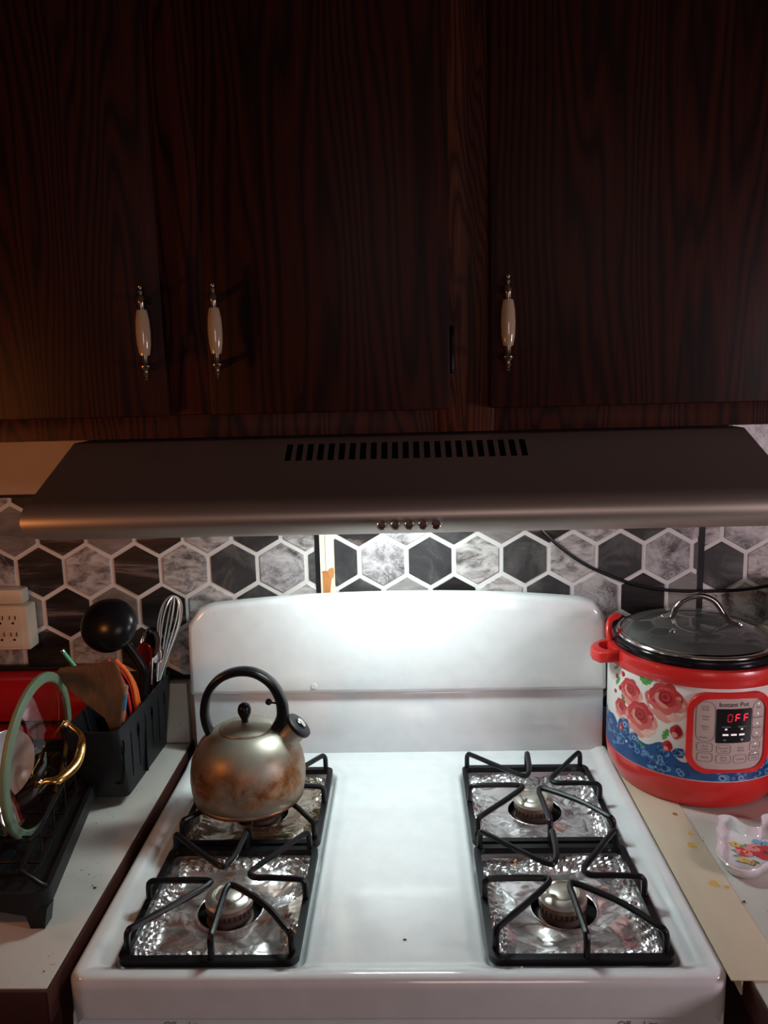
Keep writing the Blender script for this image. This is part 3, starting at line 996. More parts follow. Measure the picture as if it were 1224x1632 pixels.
# slot walls: bent-in louvre lips, one per slot
y4, z4 = prof[4]; y5, z5 = prof[5]
for a, b in slots:
    B().add([(a, y4, z4), (b, y4, z4), (b, y5, z5), (a, y5, z5), (a, y4 + .004, z4 - .006), (b, y4 + .004, z4 - .006), (b, y5 + .004, z5 - .006), (a, y5 + .004, z5 - .006)],
            [(0, 1, 5, 4), (1, 2, 6, 5), (2, 3, 7, 6), (3, 0, 4, 7)]).build('vent_slot', M_['blackmetal'], hd, smooth=False)
nb = Vector((0, -0.93, 0.37)).normalized()
for k, x in enumerate((-0.0050, 0.0115, 0.0280, 0.0445, 0.0605)):
    X2 = Matrix.Translation((x, -0.4975, 1.4165)) @ rotmat(nb)
    bo = B().lathe([(.0045, -.006), (.0056, -.004), (.0060, .0006), (.0052, .0016), (.0044, .0010), (.0042, .004 if k == 4 else .0005), (0, .0044 if k == 4 else .0008)], xf=X2, seg=24).build('push_button', M_['chrome'], hd)
    X3 = Matrix.Translation((x, -0.4885, 1.4330)) @ rotmat((0, -0.75, 0.66))
    B().lathe([(0, .0006), (.0018, .0006), (.0018, 0.0)], xf=X3, seg=12).build('button_mark', M_['blackmetal'], hd)
# underside: filter frame, lamp
un = B()
un.box(HX0 + .015, HX1 - .015, -0.470, -0.015, 1.4030, 1.4050)
un.build('underside', M_['hood'], hd, smooth=False)
for x0, x1 in ((-0.40, -0.105), (0.105, 0.45)):
    f = B()
    for k in range(18):
        xx = x0 + (x1 - x0) * k / 17
        f.box(xx - .002, xx + .002, -0.44, -0.06, 1.4005, 1.4025)
    f.box(x0, x1, -.445, -.44, 1.4, 1.403).box(x0, x1, -.06, -.055, 1.4, 1.403)
    f.build('grease_filter', M_['hood'], hd, smooth=False)
B().box(-0.095, 0.095, -0.22, -0.16, 1.3965, 1.4028, 0.001).build('lamp_lens', M_['lamp'], hd)

# cord on the wall
tag(B().tube([(0.225, -0.030, 1.399), (0.245, -0.018, 1.345), (0.268, -0.012, 1.312), (0.305, -0.010, 1.277), (0.353, -0.010, 1.243), (0.420, -0.010, 1.213), (0.475, -0.012, 1.199), (0.535, -0.012, 1.193), (0.600, -0.013, 1.193), (0.647, -0.016, 1.197), (0.72, -0.014, 1.207), (0.85, -0.012, 1.21), (0.98, -0.010, 1.17)], 0.0032, 8, smooth=6)
    .build('power_cord', M_['black_plastic']), 'thin black power cord sagging across the tiles behind the cooker', 'cord')

# ================================================================== WALL CABINETS
wc = thing('wall_cabinet', 'long dark oak wall cabinet with porcelain pulls above the hood', 'cabinet', (0.0, -0.2, 1.52))
CZ0, CZ1 = 1.5165, 2.392
B().box(-1.30, 1.30, -0.334, -0.004, CZ0 + .004, CZ1, 0.0).build('carcass', M_['oak'], wc, smooth=False)
for (x0, x1, m, z0) in ((-0.312, -0.212, 'oak_red_lit', CZ0 + .032), (0.064, 0.146, 'oak_pale', CZ0), (-0.86, -0.78, 'oak_red_lit', CZ0 + .03), (0.66, 0.74, 'oak', CZ0 + .03)):
    B().box(x0, x1, -0.3520, -0.3345, z0, CZ1, 0.0006).build('stile', M_[m], wc)
for (x0, x1) in ((-1.30, 0.0635), (0.1465, 1.30)):
    B().box(x0, x1, -0.3520, -0.3345, CZ0, CZ0 + .0315, 0.0006).build('rail', M_['oak_h'], wc)
    B().box(x0, x1, -0.3520, -0.3345, CZ1 - .04, CZ1, 0.0006).build('rail', M_['oak_h'], wc)


def pull(x, zc, door):
    yh = -0.4005
    hp_ = [(0, -.0605), (.0020, -.0597), (.0032, -.0577), (.0023, -.0557), (.0023, -.0543), (.0044, -.0527), (.0048, -.0515), (.0030, -.0500), (.0030, -.0483), (.0052, -.0458), (.0070, -.0430), (.0072, -.0415), (.0050, -.0395), (.0042, -.0370), (.0042, -.0305), (.0050, -.0298), (.0050, -.0285), (0, -.0285)]
    for s in (-1, 1):
        e = B().lathe([(r, zc + s * z) for r, z in hp_], c=(x, yh, 0), seg=20)
        B().tube([(x, yh, zc + s * .0425), (x, yh + .012, zc + s * .0425), (x, -0.3715, zc + s * .0425)], [.0042, .0036, .0055], 12).build('handle_mount', M_['pewter'], door)
        e.build('handle_post', M_['pewter'], door)['label'] = 'tarnished beaded metal post of the pull'
    gp = [(0, -.0284), (.0062, -.0284), (.0071, -.025), (.0087, -.015), (.0093, 0), (.0087, .015), (.0071, .025), (.0062, .0284), (0, .0284)]
    g = B().lathe([(r, zc + z) for r, z in gp], c=(x, yh, 0), seg=28).build('handle_grip', M_['porcelain'], door); g['label'] = 'cream porcelain grip'


DZ0, DZ1 = 1.5475, 2.345
doors = []
for (x0, x1, hxx) in ((-0.79, -0.2890, -0.3065), (-0.2330, 0.0860, -0.2140), (0.1385, 0.665, 0.1580)):
    d = B().box(x0, x1, -0.3715, -0.3525, DZ0, DZ1, 0.0025).build('door', M_['oak'], wc)
    pull(hxx, 1.655, d)
    doors.append(d)
hg = B()
for z in (1.625,):
    hg.box(0.0865, 0.0930, -0.3560, -0.3526, z - .026, z + .026, 0.0012).tube([(0.0895, -0.358, z - .026), (0.0895, -0.358, z + .026)], .0032, 8)
    hg.sphere((.0895, -.358, z + .028), .0034, 10, 6).sphere((.0895, -.358, z - .028), .0034, 10, 6)
hg.build('hinge', M_['blackmetal'], wc)

# ================================================================== OUTLET ADAPTER
oa = thing('outlet_adapter', 'cream multi-socket outlet adapter plugged on the tiles at the left', 'outlet', (-0.74, -0.02, 1.16))
ob = B().box(-0.815, -0.6740, -0.0440, -0.0065, 1.1120, 1.1960, 0.004).box(-0.815, -0.6840, -0.036, -0.0065, 1.1965, 1.2250, 0.005).build('housing', M_['white_plastic'], oa)
B().box(-0.806, -0.6850, -0.0458, -0.0441, 1.1200, 1.1900, 0.0007).build('face_plate', M_['white_plastic'], oa)
for r in range(2):
    for c in range(5):
        x = -0.7010 - .0235 * c; z = 1.1720 - .0315 * r
        s = B()
        s.box(x - .0060, x - .0044, -0.0466, -0.0460, z - .001, z + .0065).box(x + .0044, x + .0060, -0.0466, -0.0460, z - .001, z + .0065)
        s.lathe([(0, 0), (.0022, 0), (.0022, .0006)], xf=Matrix.Translation((x, -0.0460, z - .0075)) @ Matrix.Rotation(PI / 2, 4, 'X'), seg=12)
        s.build('socket', M_['darkhole'], oa, smooth=False)

# ================================================================== DISH RACK
dr = thing('dish_rack', 'black wire dish rack on a footed black drip tray, left worktop', 'dish rack', (-0.7, -0.33, 0.915))
TX1, TX0, TY0, TY1 = -0.4350, -0.93, -0.5430, -0.105
TZ = 0.957


def taper(p):
    """the rack narrows towards the wall"""
    x, y = p[0], p[1]
    return (x - .17 * (y - TY0) * (x - TX0) / (TX1 - TX0),) + tuple(p[1:])


tr = B()
out = [taper(p) for p in rrect(TX0, TX1, TY0, TY1, 0.022)]
inn = [taper(p) for p in rrect(TX0 + .007, TX1 - .007, TY0 + .007, TY1 - .007, 0.016)]
n = len(out)
lev = [(out, TZ - .016), (out, TZ + .008), (inn, TZ + .008), (inn, TZ - .004)]
vs = []
for pl, z in lev: vs += [(p[0], p[1], z) for p in pl]
fs = []
for L in range(3):
    for i in range(n):
        j = (i + 1) % n; fs.append((L * n + i, L * n + j, (L + 1) * n + j, (L + 1) * n + i))
fs.append(tuple(3 * n + i for i in range(n))); fs.append(tuple(range(n))[::-1])
tr.add(vs, fs).build('drip_tray', M_['grey_black_plastic'], dr)
for (lx, ly, sx) in ((TX1 - .026, TY0 + .002, 1), (TX0 + .026, TY0 + .002, -1), (TX1 - .026, TY1 - .030, 1), (TX0 + .026, TY1 - .030, -1)):
    lx = taper((lx, ly))[0]
    lg = B()
    prof_ = [(-.024, TZ - .014), (.024, TZ - .014), (.019, .9160), (.0005, .9158), (-.004, TZ - .024), (-.035, TZ - .018), (-.075, TZ - .014)]
    lg.prism(prof_, ly, ly + .020, lambda u, v, d, sx=sx, lx=lx: (lx + sx * u, d, v))
    lg.build('foot', M_['grey_black_plastic'], dr)
for k in range(5):
    x = -0.555 - .075 * k
    B().box(x - .028, x + .028, -0.525, -0.135, TZ - .0035, TZ - .0005, 0.001).build('tray_rib', M_['grey_black_plastic'], dr)
# wire basket
wx0, wx1, wy0, wy1 = -0.90, -0.456, -0.512, -0.150


def wire(pts, name='wire', r=0.0022, closed=False, smooth=0):
    return B().tube([taper(p) for p in pts], r, 7, closed=closed, smooth=smooth).build(name, M_['blackmetal'], dr)


for z in (0.9710, 1.0180):
    wire([(p[0], p[1], z) for p in rrect(wx0, wx1, wy0, wy1, 0.02, 4)], 'rim_wire', 0.0026, closed=True)
for k in range(9):
    x = wx1 - .022 - .049 * k
    wire([(x, wy0, 1.018), (x, wy0, .9715), (x, wy1, .9715), (x, wy1, 1.018)], 'cross_wire', .0018)
for k in range(6):
    y = wy0 + .03 + .06 * k
    wire([(wx1, y, 1.018), (wx1, y, .969), (wx0, y, .969), (wx0, y, 1.018)], 'cross_wire', .0018)
for k in range(2):
    y = -0.33 + .045 * k
    wire([(-0.475, y, .971), (-0.478, y + .004, 1.010), (-0.490, y + .010, 1.022), (-0.502, y + .004, 1.010), (-0.505, y, .971)], 'plate_divider', .002, smooth=4)
wire([(-0.90, -0.515, 1.040), (-0.530, -0.5150, 1.0400), (-0.512, -0.510, 1.036), (-0.505, -0.495, 1.018)], 'hand_bar', .0055, smooth=4)
wire([(-0.456, -0.512, 1.018), (-0.470, -0.530, .990), (-0.4440, -0.536, .975), (-0.4385, -0.530, .968)], 'corner_clip', .003)

# utensil caddy with cutlery-shaped cutouts
uc = thing('utensil_caddy', 'black plastic utensil caddy with cutlery-shaped cutouts beside the dish rack', 'caddy', (-0.48, -0.15, 0.93))


def caddy():
    zb, zt = 0.9310, 1.0620
    bot = [(-0.505, -0.248), (-0.4360, -0.248), (-0.4300, -0.0450), (-0.505, -0.0450)]
    topp = [(-0.518, -0.290), (-0.4290, -0.290), (-0.4200, -0.0270), (-0.518, -0.0270)]
    def ring(pl, z, r, ins=0.0):
        x0, x1 = pl[0][0] + ins, pl[1][0] - ins; y0, y1 = pl[0][1] + ins, pl[2][1] - ins
        dx = pl[2][0] - pl[1][0]
        pts = rrect(x0, x1, y0, y1, r, 4)
        return [(px + dx * (py - y0) / (y1 - y0) * (px - x0) / (x1 - x0), py, z) for px, py in pts]
    rs = [ring(bot, zb, .010), ring(bot, zb + .003, .012), ring(topp, zt - .006, .012), ring(topp, zt, .012), ring(topp, zt, .010, .0028), ring(bot, zb + .004, .010, .0028)]
    # outer bead near the top
    n = len(rs[0]); vs = sum(rs, []); fs = []
    for L in range(len(rs) - 1):
        for i in range(n):
            j = (i + 1) % n; fs.append((L * n + i, L * n + j, (L + 1) * n + j, (L + 1) * n + i))
    fs.append(tuple(range(n))[::-1]); fs.append(tuple((len(rs) - 1) * n + i for i in range(n)))
    shell = B().add(vs, fs).build('shell', M_['grey_black_plastic'], uc)
    cut = B()
    for k in range(7):
        y = -0.262 + .0325 * k
        def fr(u, v, d, y=y): return (d, y + u + (v - 1.0) * -0.15, v)
        if k % 2 == 0:
            poly = [(-.0016, .958), (.0016, .958), (.0022, 1.010), (.0055, 1.018), (.0058, 1.030), (.0025, 1.039), (-.0025, 1.039), (-.0058, 1.030), (-.0055, 1.018), (-.0022, 1.010)]
        else:
            poly = [(-.0016, .955), (.0016, .955), (.0030, 1.000), (.0028, 1.034), (-.0006, 1.041), (-.0022, 1.000)]
        cut.prism(poly, -0.450, -0.410, fr)
    co = cut.build('cutter', M_['darkhole'], None, smooth=False)
    md = shell.modifiers.new('cut', 'BOOLEAN'); md.operation = 'DIFFERENCE'; md.object = co; md.solver = 'EXACT'
    bpy.context.view_layer.update()
    dg = bpy.context.evaluated_depsgraph_get()
    me = bpy.data.meshes.new_from_object(shell.evaluated_get(dg))
    shell.modifiers.clear(); old = shell.data; shell.data = me; me.name = 'shell'
    bpy.data.objects.remove(co)
    me.materials.clear(); me.materials.append(M_['grey_black_plastic'])
    return shell


caddy()
B().box(-0.5175, -0.4275, -0.170, -0.167, .936, 1.035).build('divider', M_['black_plastic'], uc, smooth=False)

# ------------------------------------------------------------------ utensils
ld = thing('ladle', 'black ladle standing in the caddy, back of its round bowl facing out', 'ladle', (-0.44, -0.15, 0.95))
LC = Vector((-0.482, -0.150, 1.190)); LN = Vector((-0.12, -0.90, 0.42)).normalized()
prof_ = [(0.0498 * sin(a), 0.030 * cos(a)) for a in [PI / 2 * k / 12 for k in range(13)]]
prof_ = [(r, z) for r, z in prof_] + [(0.0478, -.001)] + [(0.0470 * sin(a), 0.0275 * cos(a)) for a in [PI / 2 * (12 - k) / 12 for k in range(13)]]
B().lathe(prof_, xf=Matrix.Translation(LC) @ rotmat(LN) @ Matrix.Diagonal((1.0, .93, 1, 1)), seg=48).build('bowl', M_['black_plastic'], ld)
B().tube([LC + Vector((.026, .004, -.036)), (-0.440, -0.146, 1.128), (-0.430, -0.148, 1.105), (-0.4345, -0.150, 1.060), (-0.4395, -0.148, 0.945)], [.0085, .0085, .0080, .0070, .0060], 10, smooth=5, flat=0.45, up=(0, -1, 0.2)).build('handle', M_['black_plastic'], ld)

sp = thing('wooden_spatula', 'wide worn wooden spatula standing in the caddy', 'spatula', (-0.45, -0.27, 0.95))
spl = [(-0.5210, 1.1560), (-0.5150, 1.1620), (-0.4330, 1.1720), (-0.4270, 1.1690), (-0.4230, 1.1560), (-0.4195, 1.1330), (-0.4205, 1.1130), (-0.4260, 1.0930), (-0.4290, 1.0780), (-0.4335, 1.0600), (-0.4460, 0.9460), (-0.4570, 0.9460), (-0.4510, 1.0600), (-0.4560, 1.0760), (-0.4800, 1.1000), (-0.5050, 1.1240), (-0.5160, 1.1400)]
bm = bmesh.new()
vv = [bm.verts.new((x, 0, z)) for x, z in spl]
f = bm.faces.new(vv)
ex = bmesh.ops.extrude_face_region(bm, geom=[f])
for v in ex['geom']:
    if isinstance(v, bmesh.types.BMVert): v.co.y -= 0.005
bmesh.ops.bevel(bm, geom=[e for e in bm.edges if abs(e.verts[0].co.y - e.verts[1].co.y) < 1e-6], offset=0.0015, segments=2, affect='EDGES')
for v in bm.verts:
    zz = v.co.z; v.co.y += -0.262 - max(0, (zz - 1.06)) * 0.10 - max(0, 1.06 - zz) * -0.32
B().bm(bm).build('blade', M_['spatula'], sp)

wh = thing('whisk', 'steel wire balloon whisk at the back of the caddy', 'whisk', (-0.43, -0.05, 0.95))
wa = Vector((-0.4320, -0.075, 1.060)); wax = Vector((0.0400, 0.004, 0.158)).normalized(); wl = 0.160
wm = Matrix.Translation(wa) @ rotmat(wax)
for k in range(4):
    a = PI * k / 4 + .3
    pr = [(.003, -.004), (.0055, .02), (.0105, .055), (.0165, .09), (.0195, .117), (.0175, .142), (.0105, .157), (0, .162)]
    pts = [wm @ Vector((r * cos(a), r * sin(a), h)) for r, h in pr] + [wm @ Vector((-r * cos(a), -r * sin(a), h)) for r, h in pr[:-1][::-1]]
    B().tube(pts, 0.0015, 6, smooth=4).build('wire_loop', M_['satin'], wh)
B().tube([wa - wax * .105, wa - wax * .05, wa + wax * .002, wa + wax * .006], [.0062, .0065, .0058, .0040], 14).build('handle', M_['chrome'], wh)

st = thing('metal_straw', 'green straw with a dark open tip poking up beside the spatula', 'straw', (-0.47, -0.2, 0.95))
s0, s1 = Vector((-0.5310, -0.225, 1.1720)), Vector((-0.4700, -0.200, 1.055))
dv = (s1 - s0)
B().tube([s0, s0 + dv * 0.2, s0 + dv * 0.6, s1, s1 + Vector((.010, 0, -.09))], 0.0031, 12).build('tube', M_['straw'], st)
B().tube([s0 - dv.normalized() * .0012, s0 + dv.normalized() * .0015], 0.0034, 12).build('rim', M_['chrome'], st)

rs_ = thing('serving_spoon', 'polished steel serving spoon with red reflections in the caddy', 'spoon', (-0.42, -0.09, 0.95))
def spoon(t, c, nrm, rx, ry, tail, m='chrome'):
    T = Matrix.Translation(Vector(c)) @ rotmat(nrm)
    pr = [(sin(PI / 2 * k / 8), .30 * cos(PI / 2 * k / 8)) for k in range(9)]
    pr = pr + [(.96, -.01)] + [(.94 * sin(PI / 2 * (8 - k) / 8), .26 * cos(PI / 2 * (8 - k) / 8)) for k in range(9)]
    B().lathe(pr, xf=T @ Matrix.Diagonal((rx, ry, -rx, 1)), seg=28).build('bowl', M_[m], t)
    B().tube([Vector(c) + Vector((0, .002, -ry * .93)), (Vector(c) + Vector(tail)) / 2 + Vector((0, 0, -ry * .45)), tail], .0028, 8, flat=.5, up=(0, -1, 0)).build('handle', M_[m], t)
spoon(rs_, (-0.4300, -0.105, 1.1420), (-0.2, -0.93, 0.3), .0190, .0275, (-0.4480, -0.105, .945))
M_['redsteel'] = mat('red_glazed_bowl', (0.40, 0.03, 0.015), 0.10, 0.6)
r2 = thing('measuring_spoon', 'shiny red-bowled measuring spoon behind the ladle handle', 'spoon', (-0.43, -0.12, 0.95))
spoon(r2, (-0.4360, -0.128, 1.1280), (-0.1, -0.93, 0.3), .0165, .0220, (-0.4600, -0.125, .945), 'redsteel')
r3 = thing('teaspoon', 'small steel teaspoon beside the whisk in the caddy', 'spoon', (-0.43, -0.08, 0.95))
spoon(r3, (-0.4250, -0.090, 1.1180), (0.2, -0.93, 0.3), .0120, .0180, (-0.4500, -0.085, .945))

rods = [(-0.4900, 1.140, -0.4560, 1.075, 'redrod', .0020), (-0.4760, 1.142, -0.4500, 1.080, 'redrod', .0026), (-0.4670, 1.138, -0.4420, 1.085, 'orange', .0036), (-0.4600, 1.125, -0.4400, 1.075, 'orange', .0030),
        (-0.4690, 1.115, -0.4520, 1.070, 'redrod', .0024)]
descr = ['thin red silicone stick, leftmost beside the spatula', 'red silicone stick between the spatula and the ladle bowl', 'thick orange plastic stick under the ladle bowl', 'short orange plastic stick against the ladle handle', 'short red stick low in front of the orange sticks']
for k, ((x0, z0, x1, z1, m, r), lb) in enumerate(zip(rods, descr)):
    yy = -0.192 + .009 * k
    o = B().tube([(x0, yy, z0), (x1, yy + .005, z1), (x1 + .004, yy + .008, .950)], r, 8, smooth=5)
    tag(o.build('plastic_stick', M_[m]), lb, 'stick', 'red and orange sticks in the caddy')
for k, (x, c, lb) in enumerate(((-0.4130, (0.02, 0.10, 0.08), 'dark green straw behind the whisk'), (-0.4185, (0.05, 0.06, 0.14), 'dark blue straw behind the spoons'))):
    tag(B().tube([(x, -0.050, 1.155 - .004 * k), (x - .016, -0.052, 1.05), (x - .030, -0.055, .95)], .0026, 8).build('straw', mat('straw_colour', c, .3)), lb, 'straw')
br = thing('wooden_handled_brush', 'brown wooden handle with blue label in the front of the caddy', 'brush', (-0.43, -0.24, 0.95))
B().tube([(-0.4290, -0.2400, 1.1180), (-0.4300, -0.2400, 1.1140), (-0.4420, -0.2340, 1.060), (-0.4520, -0.2250, .960)], [.0050, .0056, .0056, .0050], 14).build('handle', M_['handlewood'], br)
B().tube([(-0.4320, -0.2390, 1.105), (-0.4382, -0.2359, 1.077)], .00585, 14).build('label_band', M_['bluetape'], br)['label'] = 'blue printed band'

# ------------------------------------------------------------------ glass lid with sage rim in the rack
LCc = Vector((-0.5230, -0.35, 1.0930)); Ln = Vector((0.997, 0.036, -0.074)).normalized()
LCc = Vector((-0.5230, -0.35, 1.0580 + .030)); 
LCc = Vector((-0.5230, -0.35, 1.0580))
gl = thing('pot_lid', 'glass pot lid with sage green rim and gold handle, upright in the rack', 'lid', (-0.52, -0.35, 0.94))
T = Matrix.Translation(LCc) @ rotmat(Ln)
B().lathe([(.1165, -.005), (.1185, -.003), (.1185, .0015), (.1165, .0035), (.1065, .0050), (.1040, .0035), (.1040, .0010), (.1060, -.0010), (.1130, -.0050), (.1165, -.005)], xf=T, seg=96).build('silicone_rim', M_['sage'], gl)
B().lathe([(.1055, .0025), (.095, .0075), (.075, .0140), (.050, .0195), (.025, .0225), (0, .0235), (0, .0205), (.025, .0195), (.050, .0165), (.075, .0110), (.095, .0045), (.1050, .0002)], xf=T, seg=96).build('glass', M_['glass'], gl)
# gold arch: ends near the dome centre, vertical-ish line
def LP(u, v, h):   # u along T.x, v along T.y
    return T @ Vector((u, v, h))
ang = -0.30
dx, dy = None, None
up_ = Vector((0, 0, 1)); 
Tx, Ty = T.col[0].xyz, T.col[1].xyz
A0 = LCc + Vector((0.018, 0.056, 0.019)); A1 = LCc + Vector((0.020, -0.044, -0.021))
hpts = [A0 + Vector((-.001, .002, .006)), A0 + Vector((.008, 0, -.002)), A0 + Vector((.026, -.010, -.012)), (A0 + A1) / 2 + Vector((.036, .014, .002)), (A0 + A1) / 2 + Vector((.036, -.010, -.014)), A1 + Vector((.024, .006, .000)), A1 + Vector((.007, 0, .000)), A1 + Vector((-.001, -.002, -.007))]
B().tube(hpts, [.0040, .0040, .0045, .0066, .0074, .0064, .0042, .0038], 12, smooth=6, flat=0.8).build('handle', M_['gold'], gl)['label'] = 'gold arched handle'
for A in (A0, A1):
    B().lathe([(0, 0), (.0048, 0), (.0050, .002), (.003, .004), (0, .0045)], xf=Matrix.Translation(A + Vector((-.001, 0, .001 if A is A0 else -.001))) @ rotmat(Ln), seg=16).build('rivet', M_['chrome'], gl)

# things drying behind the glass lid
pt = thing('saucer', 'small white saucer standing in the rack behind the glass lid', 'saucer', (-0.62, -0.36, 0.975))
B().lathe([(0, 0), (.030, .001), (.042, .004), (.052, .010), (.053, .012), (.052, .0125), (.041, .0065), (.030, .0040), (0, .0035)], xf=Matrix.Translation((-0.600, -0.320, 1.027)) @ rotmat((0.90, -0.40, 0.05)), seg=56).build('dish', M_['plate'], pt)
for i, (x, y, r, lb) in enumerate(((-0.575, -0.40, .040, 'steel cup upside down in the rack, behind the glass lid'), (-0.655, -0.40, .050, 'larger steel bowl upside down at the left of the rack'))):
    bw = thing('steel_cup', lb, 'bowl', (x, y, .974))
    B().lathe([(0, .055), (r * .55, .055), (r * .62, .052), (r * .85, .030), (r * .98, .004), (r * 1.04, .001), (r * 1.04, -.0005), (r * .96, .002), (r * .82, .029), (r * .6, .050), (0, .052)], xf=Matrix.Translation((x, y, .9745)), seg=48).build('bowl', M_['chrome'], bw)

# ------------------------------------------------------------------ red roll-top box behind the rack
rb = thing('bread_box', 'glossy red roll-top box against the tiles behind the rack', 'box', (-0.76, -0.06, 0.915))
pr = [(-0.0245, .9165), (-0.0980, .9165), (-0.1010, .919), (-0.1010, .985), (-0.0990, 1.020), (-0.0900, 1.045), (-0.0740, 1.062), (-0.0530, 1.070), (-0.0245, 1.072)]
bb = B()
vs = []; xs_ = [-1.10, -1.098, -0.555, -0.553]
bb.prism([(y, z) for y, z in pr], -1.10, -0.5560, lambda u, v, d: (d, u, v))
bb.build('shell', M_['red_gloss'], rb, angle=40)
B().box(-1.09, -0.566, -0.045, -0.024, 1.0725, 1.078, .001).build('dark_top_strip', M_['blackmetal'], rb)  # near-black strip along the rear top edge
for z in (.955, .948, .941):
    B().box(-1.09, -0.575, -0.1018, -0.1009, z, z + .0016).build('highlight_strip', M_['chrome'], rb, smooth=False)  # chrome strips stand in for lamp reflections on the glossy red front
B().tube([(-.90, -.1005, 1.0), (-.90, -.115, 1.0), (-.78, -.115, 1.0), (-.78, -.1005, 1.0)], .004, 8).build('handle', M_['chrome'], rb)

# ================================================================== MULTI COOKER
PX, PY, PR = 0.500, -0.1520, 0.140
UP = 0.008        # printed roses and panel sit this much higher
mc = thing('multi_cooker', 'red electric pressure cooker with rose-printed body on the right worktop', 'cooker', (PX, PY, .915))
def cyl(az, z, r): return (PX + r * sin(az), PY - r * cos(az), z)
B().lathe([(0, .9165), (.118, .9165), (.124, .919), (.1330, .934), (.1385, .950), (.1405, .966), (.1405, .968), (.1375, .969)], c=(PX, PY, 0), seg=96).build('base_ring', M_['red'], mc)
body = B().lathe([(.1385, .967), (.1390, .9685), (PR, .971), (PR, 1.120), (.1385, 1.123)], c=(PX, PY, 0), seg=128).build('body_wrap', M_['wrap'], mc)
B().lathe([(.1385, 1.1195), (.1425, 1.1200), (.1440, 1.1225), (.1440, 1.1400), (.1420, 1.1450), (.1370, 1.1465), (.1320, 1.1455), (.1310, 1.1350), (.1310, 1.10)], c=(PX, PY, 0), seg=96).build('top_rim', M_['red'], mc)
B().lathe([(.1308, 1.125), (.1315, 1.1460), (.1325, 1.1500), (.1310, 1.1560), (.1265, 1.1575), (.1255, 1.1540), (.1240, 1.1530), (.1200, 1.1530), (.1190, 1.10)], c=(PX, PY, 0), seg=96).build('inner_collar', M_['black_plastic'], mc)['label'] = 'black inner collar'
for k in range(8):
    a = 2 * PI * (k + .3) / 8
    B().tube([cyl(a + q, 1.1505, .1325) for q in (-.16, -.10, 0, .10, .16)], [.001, .0032, .0034, .0032, .001], 8).build('lid_lug', M_['black_plastic'], mc)
# inner pot steel wall seen through the glass
B().lathe([(0, .945), (.112, .945), (.1165, .955), (.1165, 1.153), (.1185, 1.1535), (.1185, 1.1545), (.1155, 1.1540), (.1155, .957), (0, .947)], c=(PX, PY, 0), seg=72).build('inner_pot', M_['potsteel'], mc)['label'] = 'brushed steel inner pot'
# side handle wing: loop pointing left
wing = B()
W0 = cyl(math.radians(-90), 1.118, .142)
ol = [(-.030, .0), (-.032, -.018), (-.024, -.034), (-.008, -.042), (.012, -.041), (.028, -.032), (.034, -.016), (.034, .004)]
il = [(-.019, .003), (-.020, -.014), (-.015, -.022), (-.005, -.027), (.009, -.026), (.018, -.021), (.021, -.012), (.021, .003)]
def wf(u, v, z): return (PX - .1350 + v * .95, PY - .012 + u, z)
n = len(ol); vs = []
for pl, z in ((ol, 1.123), (ol, 1.142), (il, 1.142), (il, 1.123)): vs += [wf(u, v, z + (.004 if z > 1.12 else 0) * (1 if v > -.03 else 0)) for u, v in pl]
fs = []
for a in range(4):
    b = (a + 1) % 4
    for i in range(n - 1): fs.append((a * n + i, a * n + i + 1, b * n + i + 1, b * n + i))
for i in (0, n - 1): fs.append(tuple(a * n + i for a in range(4)))
wing.add(vs, fs)
bmw = bmesh.new()
wo = wing.build('side_handle', M_['red'], mc, angle=40)
md = wo.modifiers.new('b', 'BEVEL'); md.width = .003; md.segments = 3; md.limit_method = 'ANGLE'
# upright lid-holder lug behind the handle
B().tube([(PX - .136, PY + .012, 1.138), (PX - .1385, PY + .022, 1.158), (PX - .133, PY + .034, 1.174), (PX - .120, PY + .044, 1.178), (PX - .112, PY + .052, 1.177)], [.0055, .0050, .0052, .0060, .0035], 12, smooth=4).build('lid_holder', M_['red'], mc)
bmw.free()


# --- printed flowers: thin curved patches laid on the wrap
def patch(bld, ca, cz, pts, lift, mi=0):
    """pts in metres around (ca deg, cz); fan from the centre, follows the cylinder"""
    r = PR + lift
    vs = [cyl(math.radians(ca), cz, r)] + [cyl(math.radians(ca) + u / PR, cz + v, r) for u, v in pts]
    n = len(pts)
    bld.add(vs, [(0, 1 + i, 1 + (i + 1) % n) for i in range(n)], mi)


rc = [mat('rose_deep', (0.30, 0.010, 0.018), .35), mat('rose_red', (0.50, 0.035, 0.040), .35), mat('rose_mid', (0.64, 0.12, 0.11), .35), mat('rose_pink', (0.72, 0.28, 0.24), .35), mat('rose_pale', (0.78, 0.46, 0.40), .35)]
gcx = [mat('leaf_green', (0.10, 0.34, 0.08), .35), mat('leaf_dark', (0.04, 0.17, 0.05), .35)]
bc = [mat('blue_deep', (0.012, 0.045, 0.16), .35), mat('blue_mid', (0.018, 0.075, 0.235), .35), mat('blue_light', (0.11, 0.26, 0.48), .35), mat('blue_pale', (0.24, 0.38, 0.56), .35)]
rnd = random.Random(5)


def blob(R, lob, amp, ph=0, sq=1.0, n=26):
    return [(R * sq * (1 + amp * abs(cos(lob * a / 2 + ph))) * cos(a), R * (1 + amp * abs(cos(lob * a / 2 + ph))) * sin(a)) for a in [2 * PI * k / n for k in range(n)]]


def off(pts, du, dv): return [(u + du, v + dv) for u, v in pts]


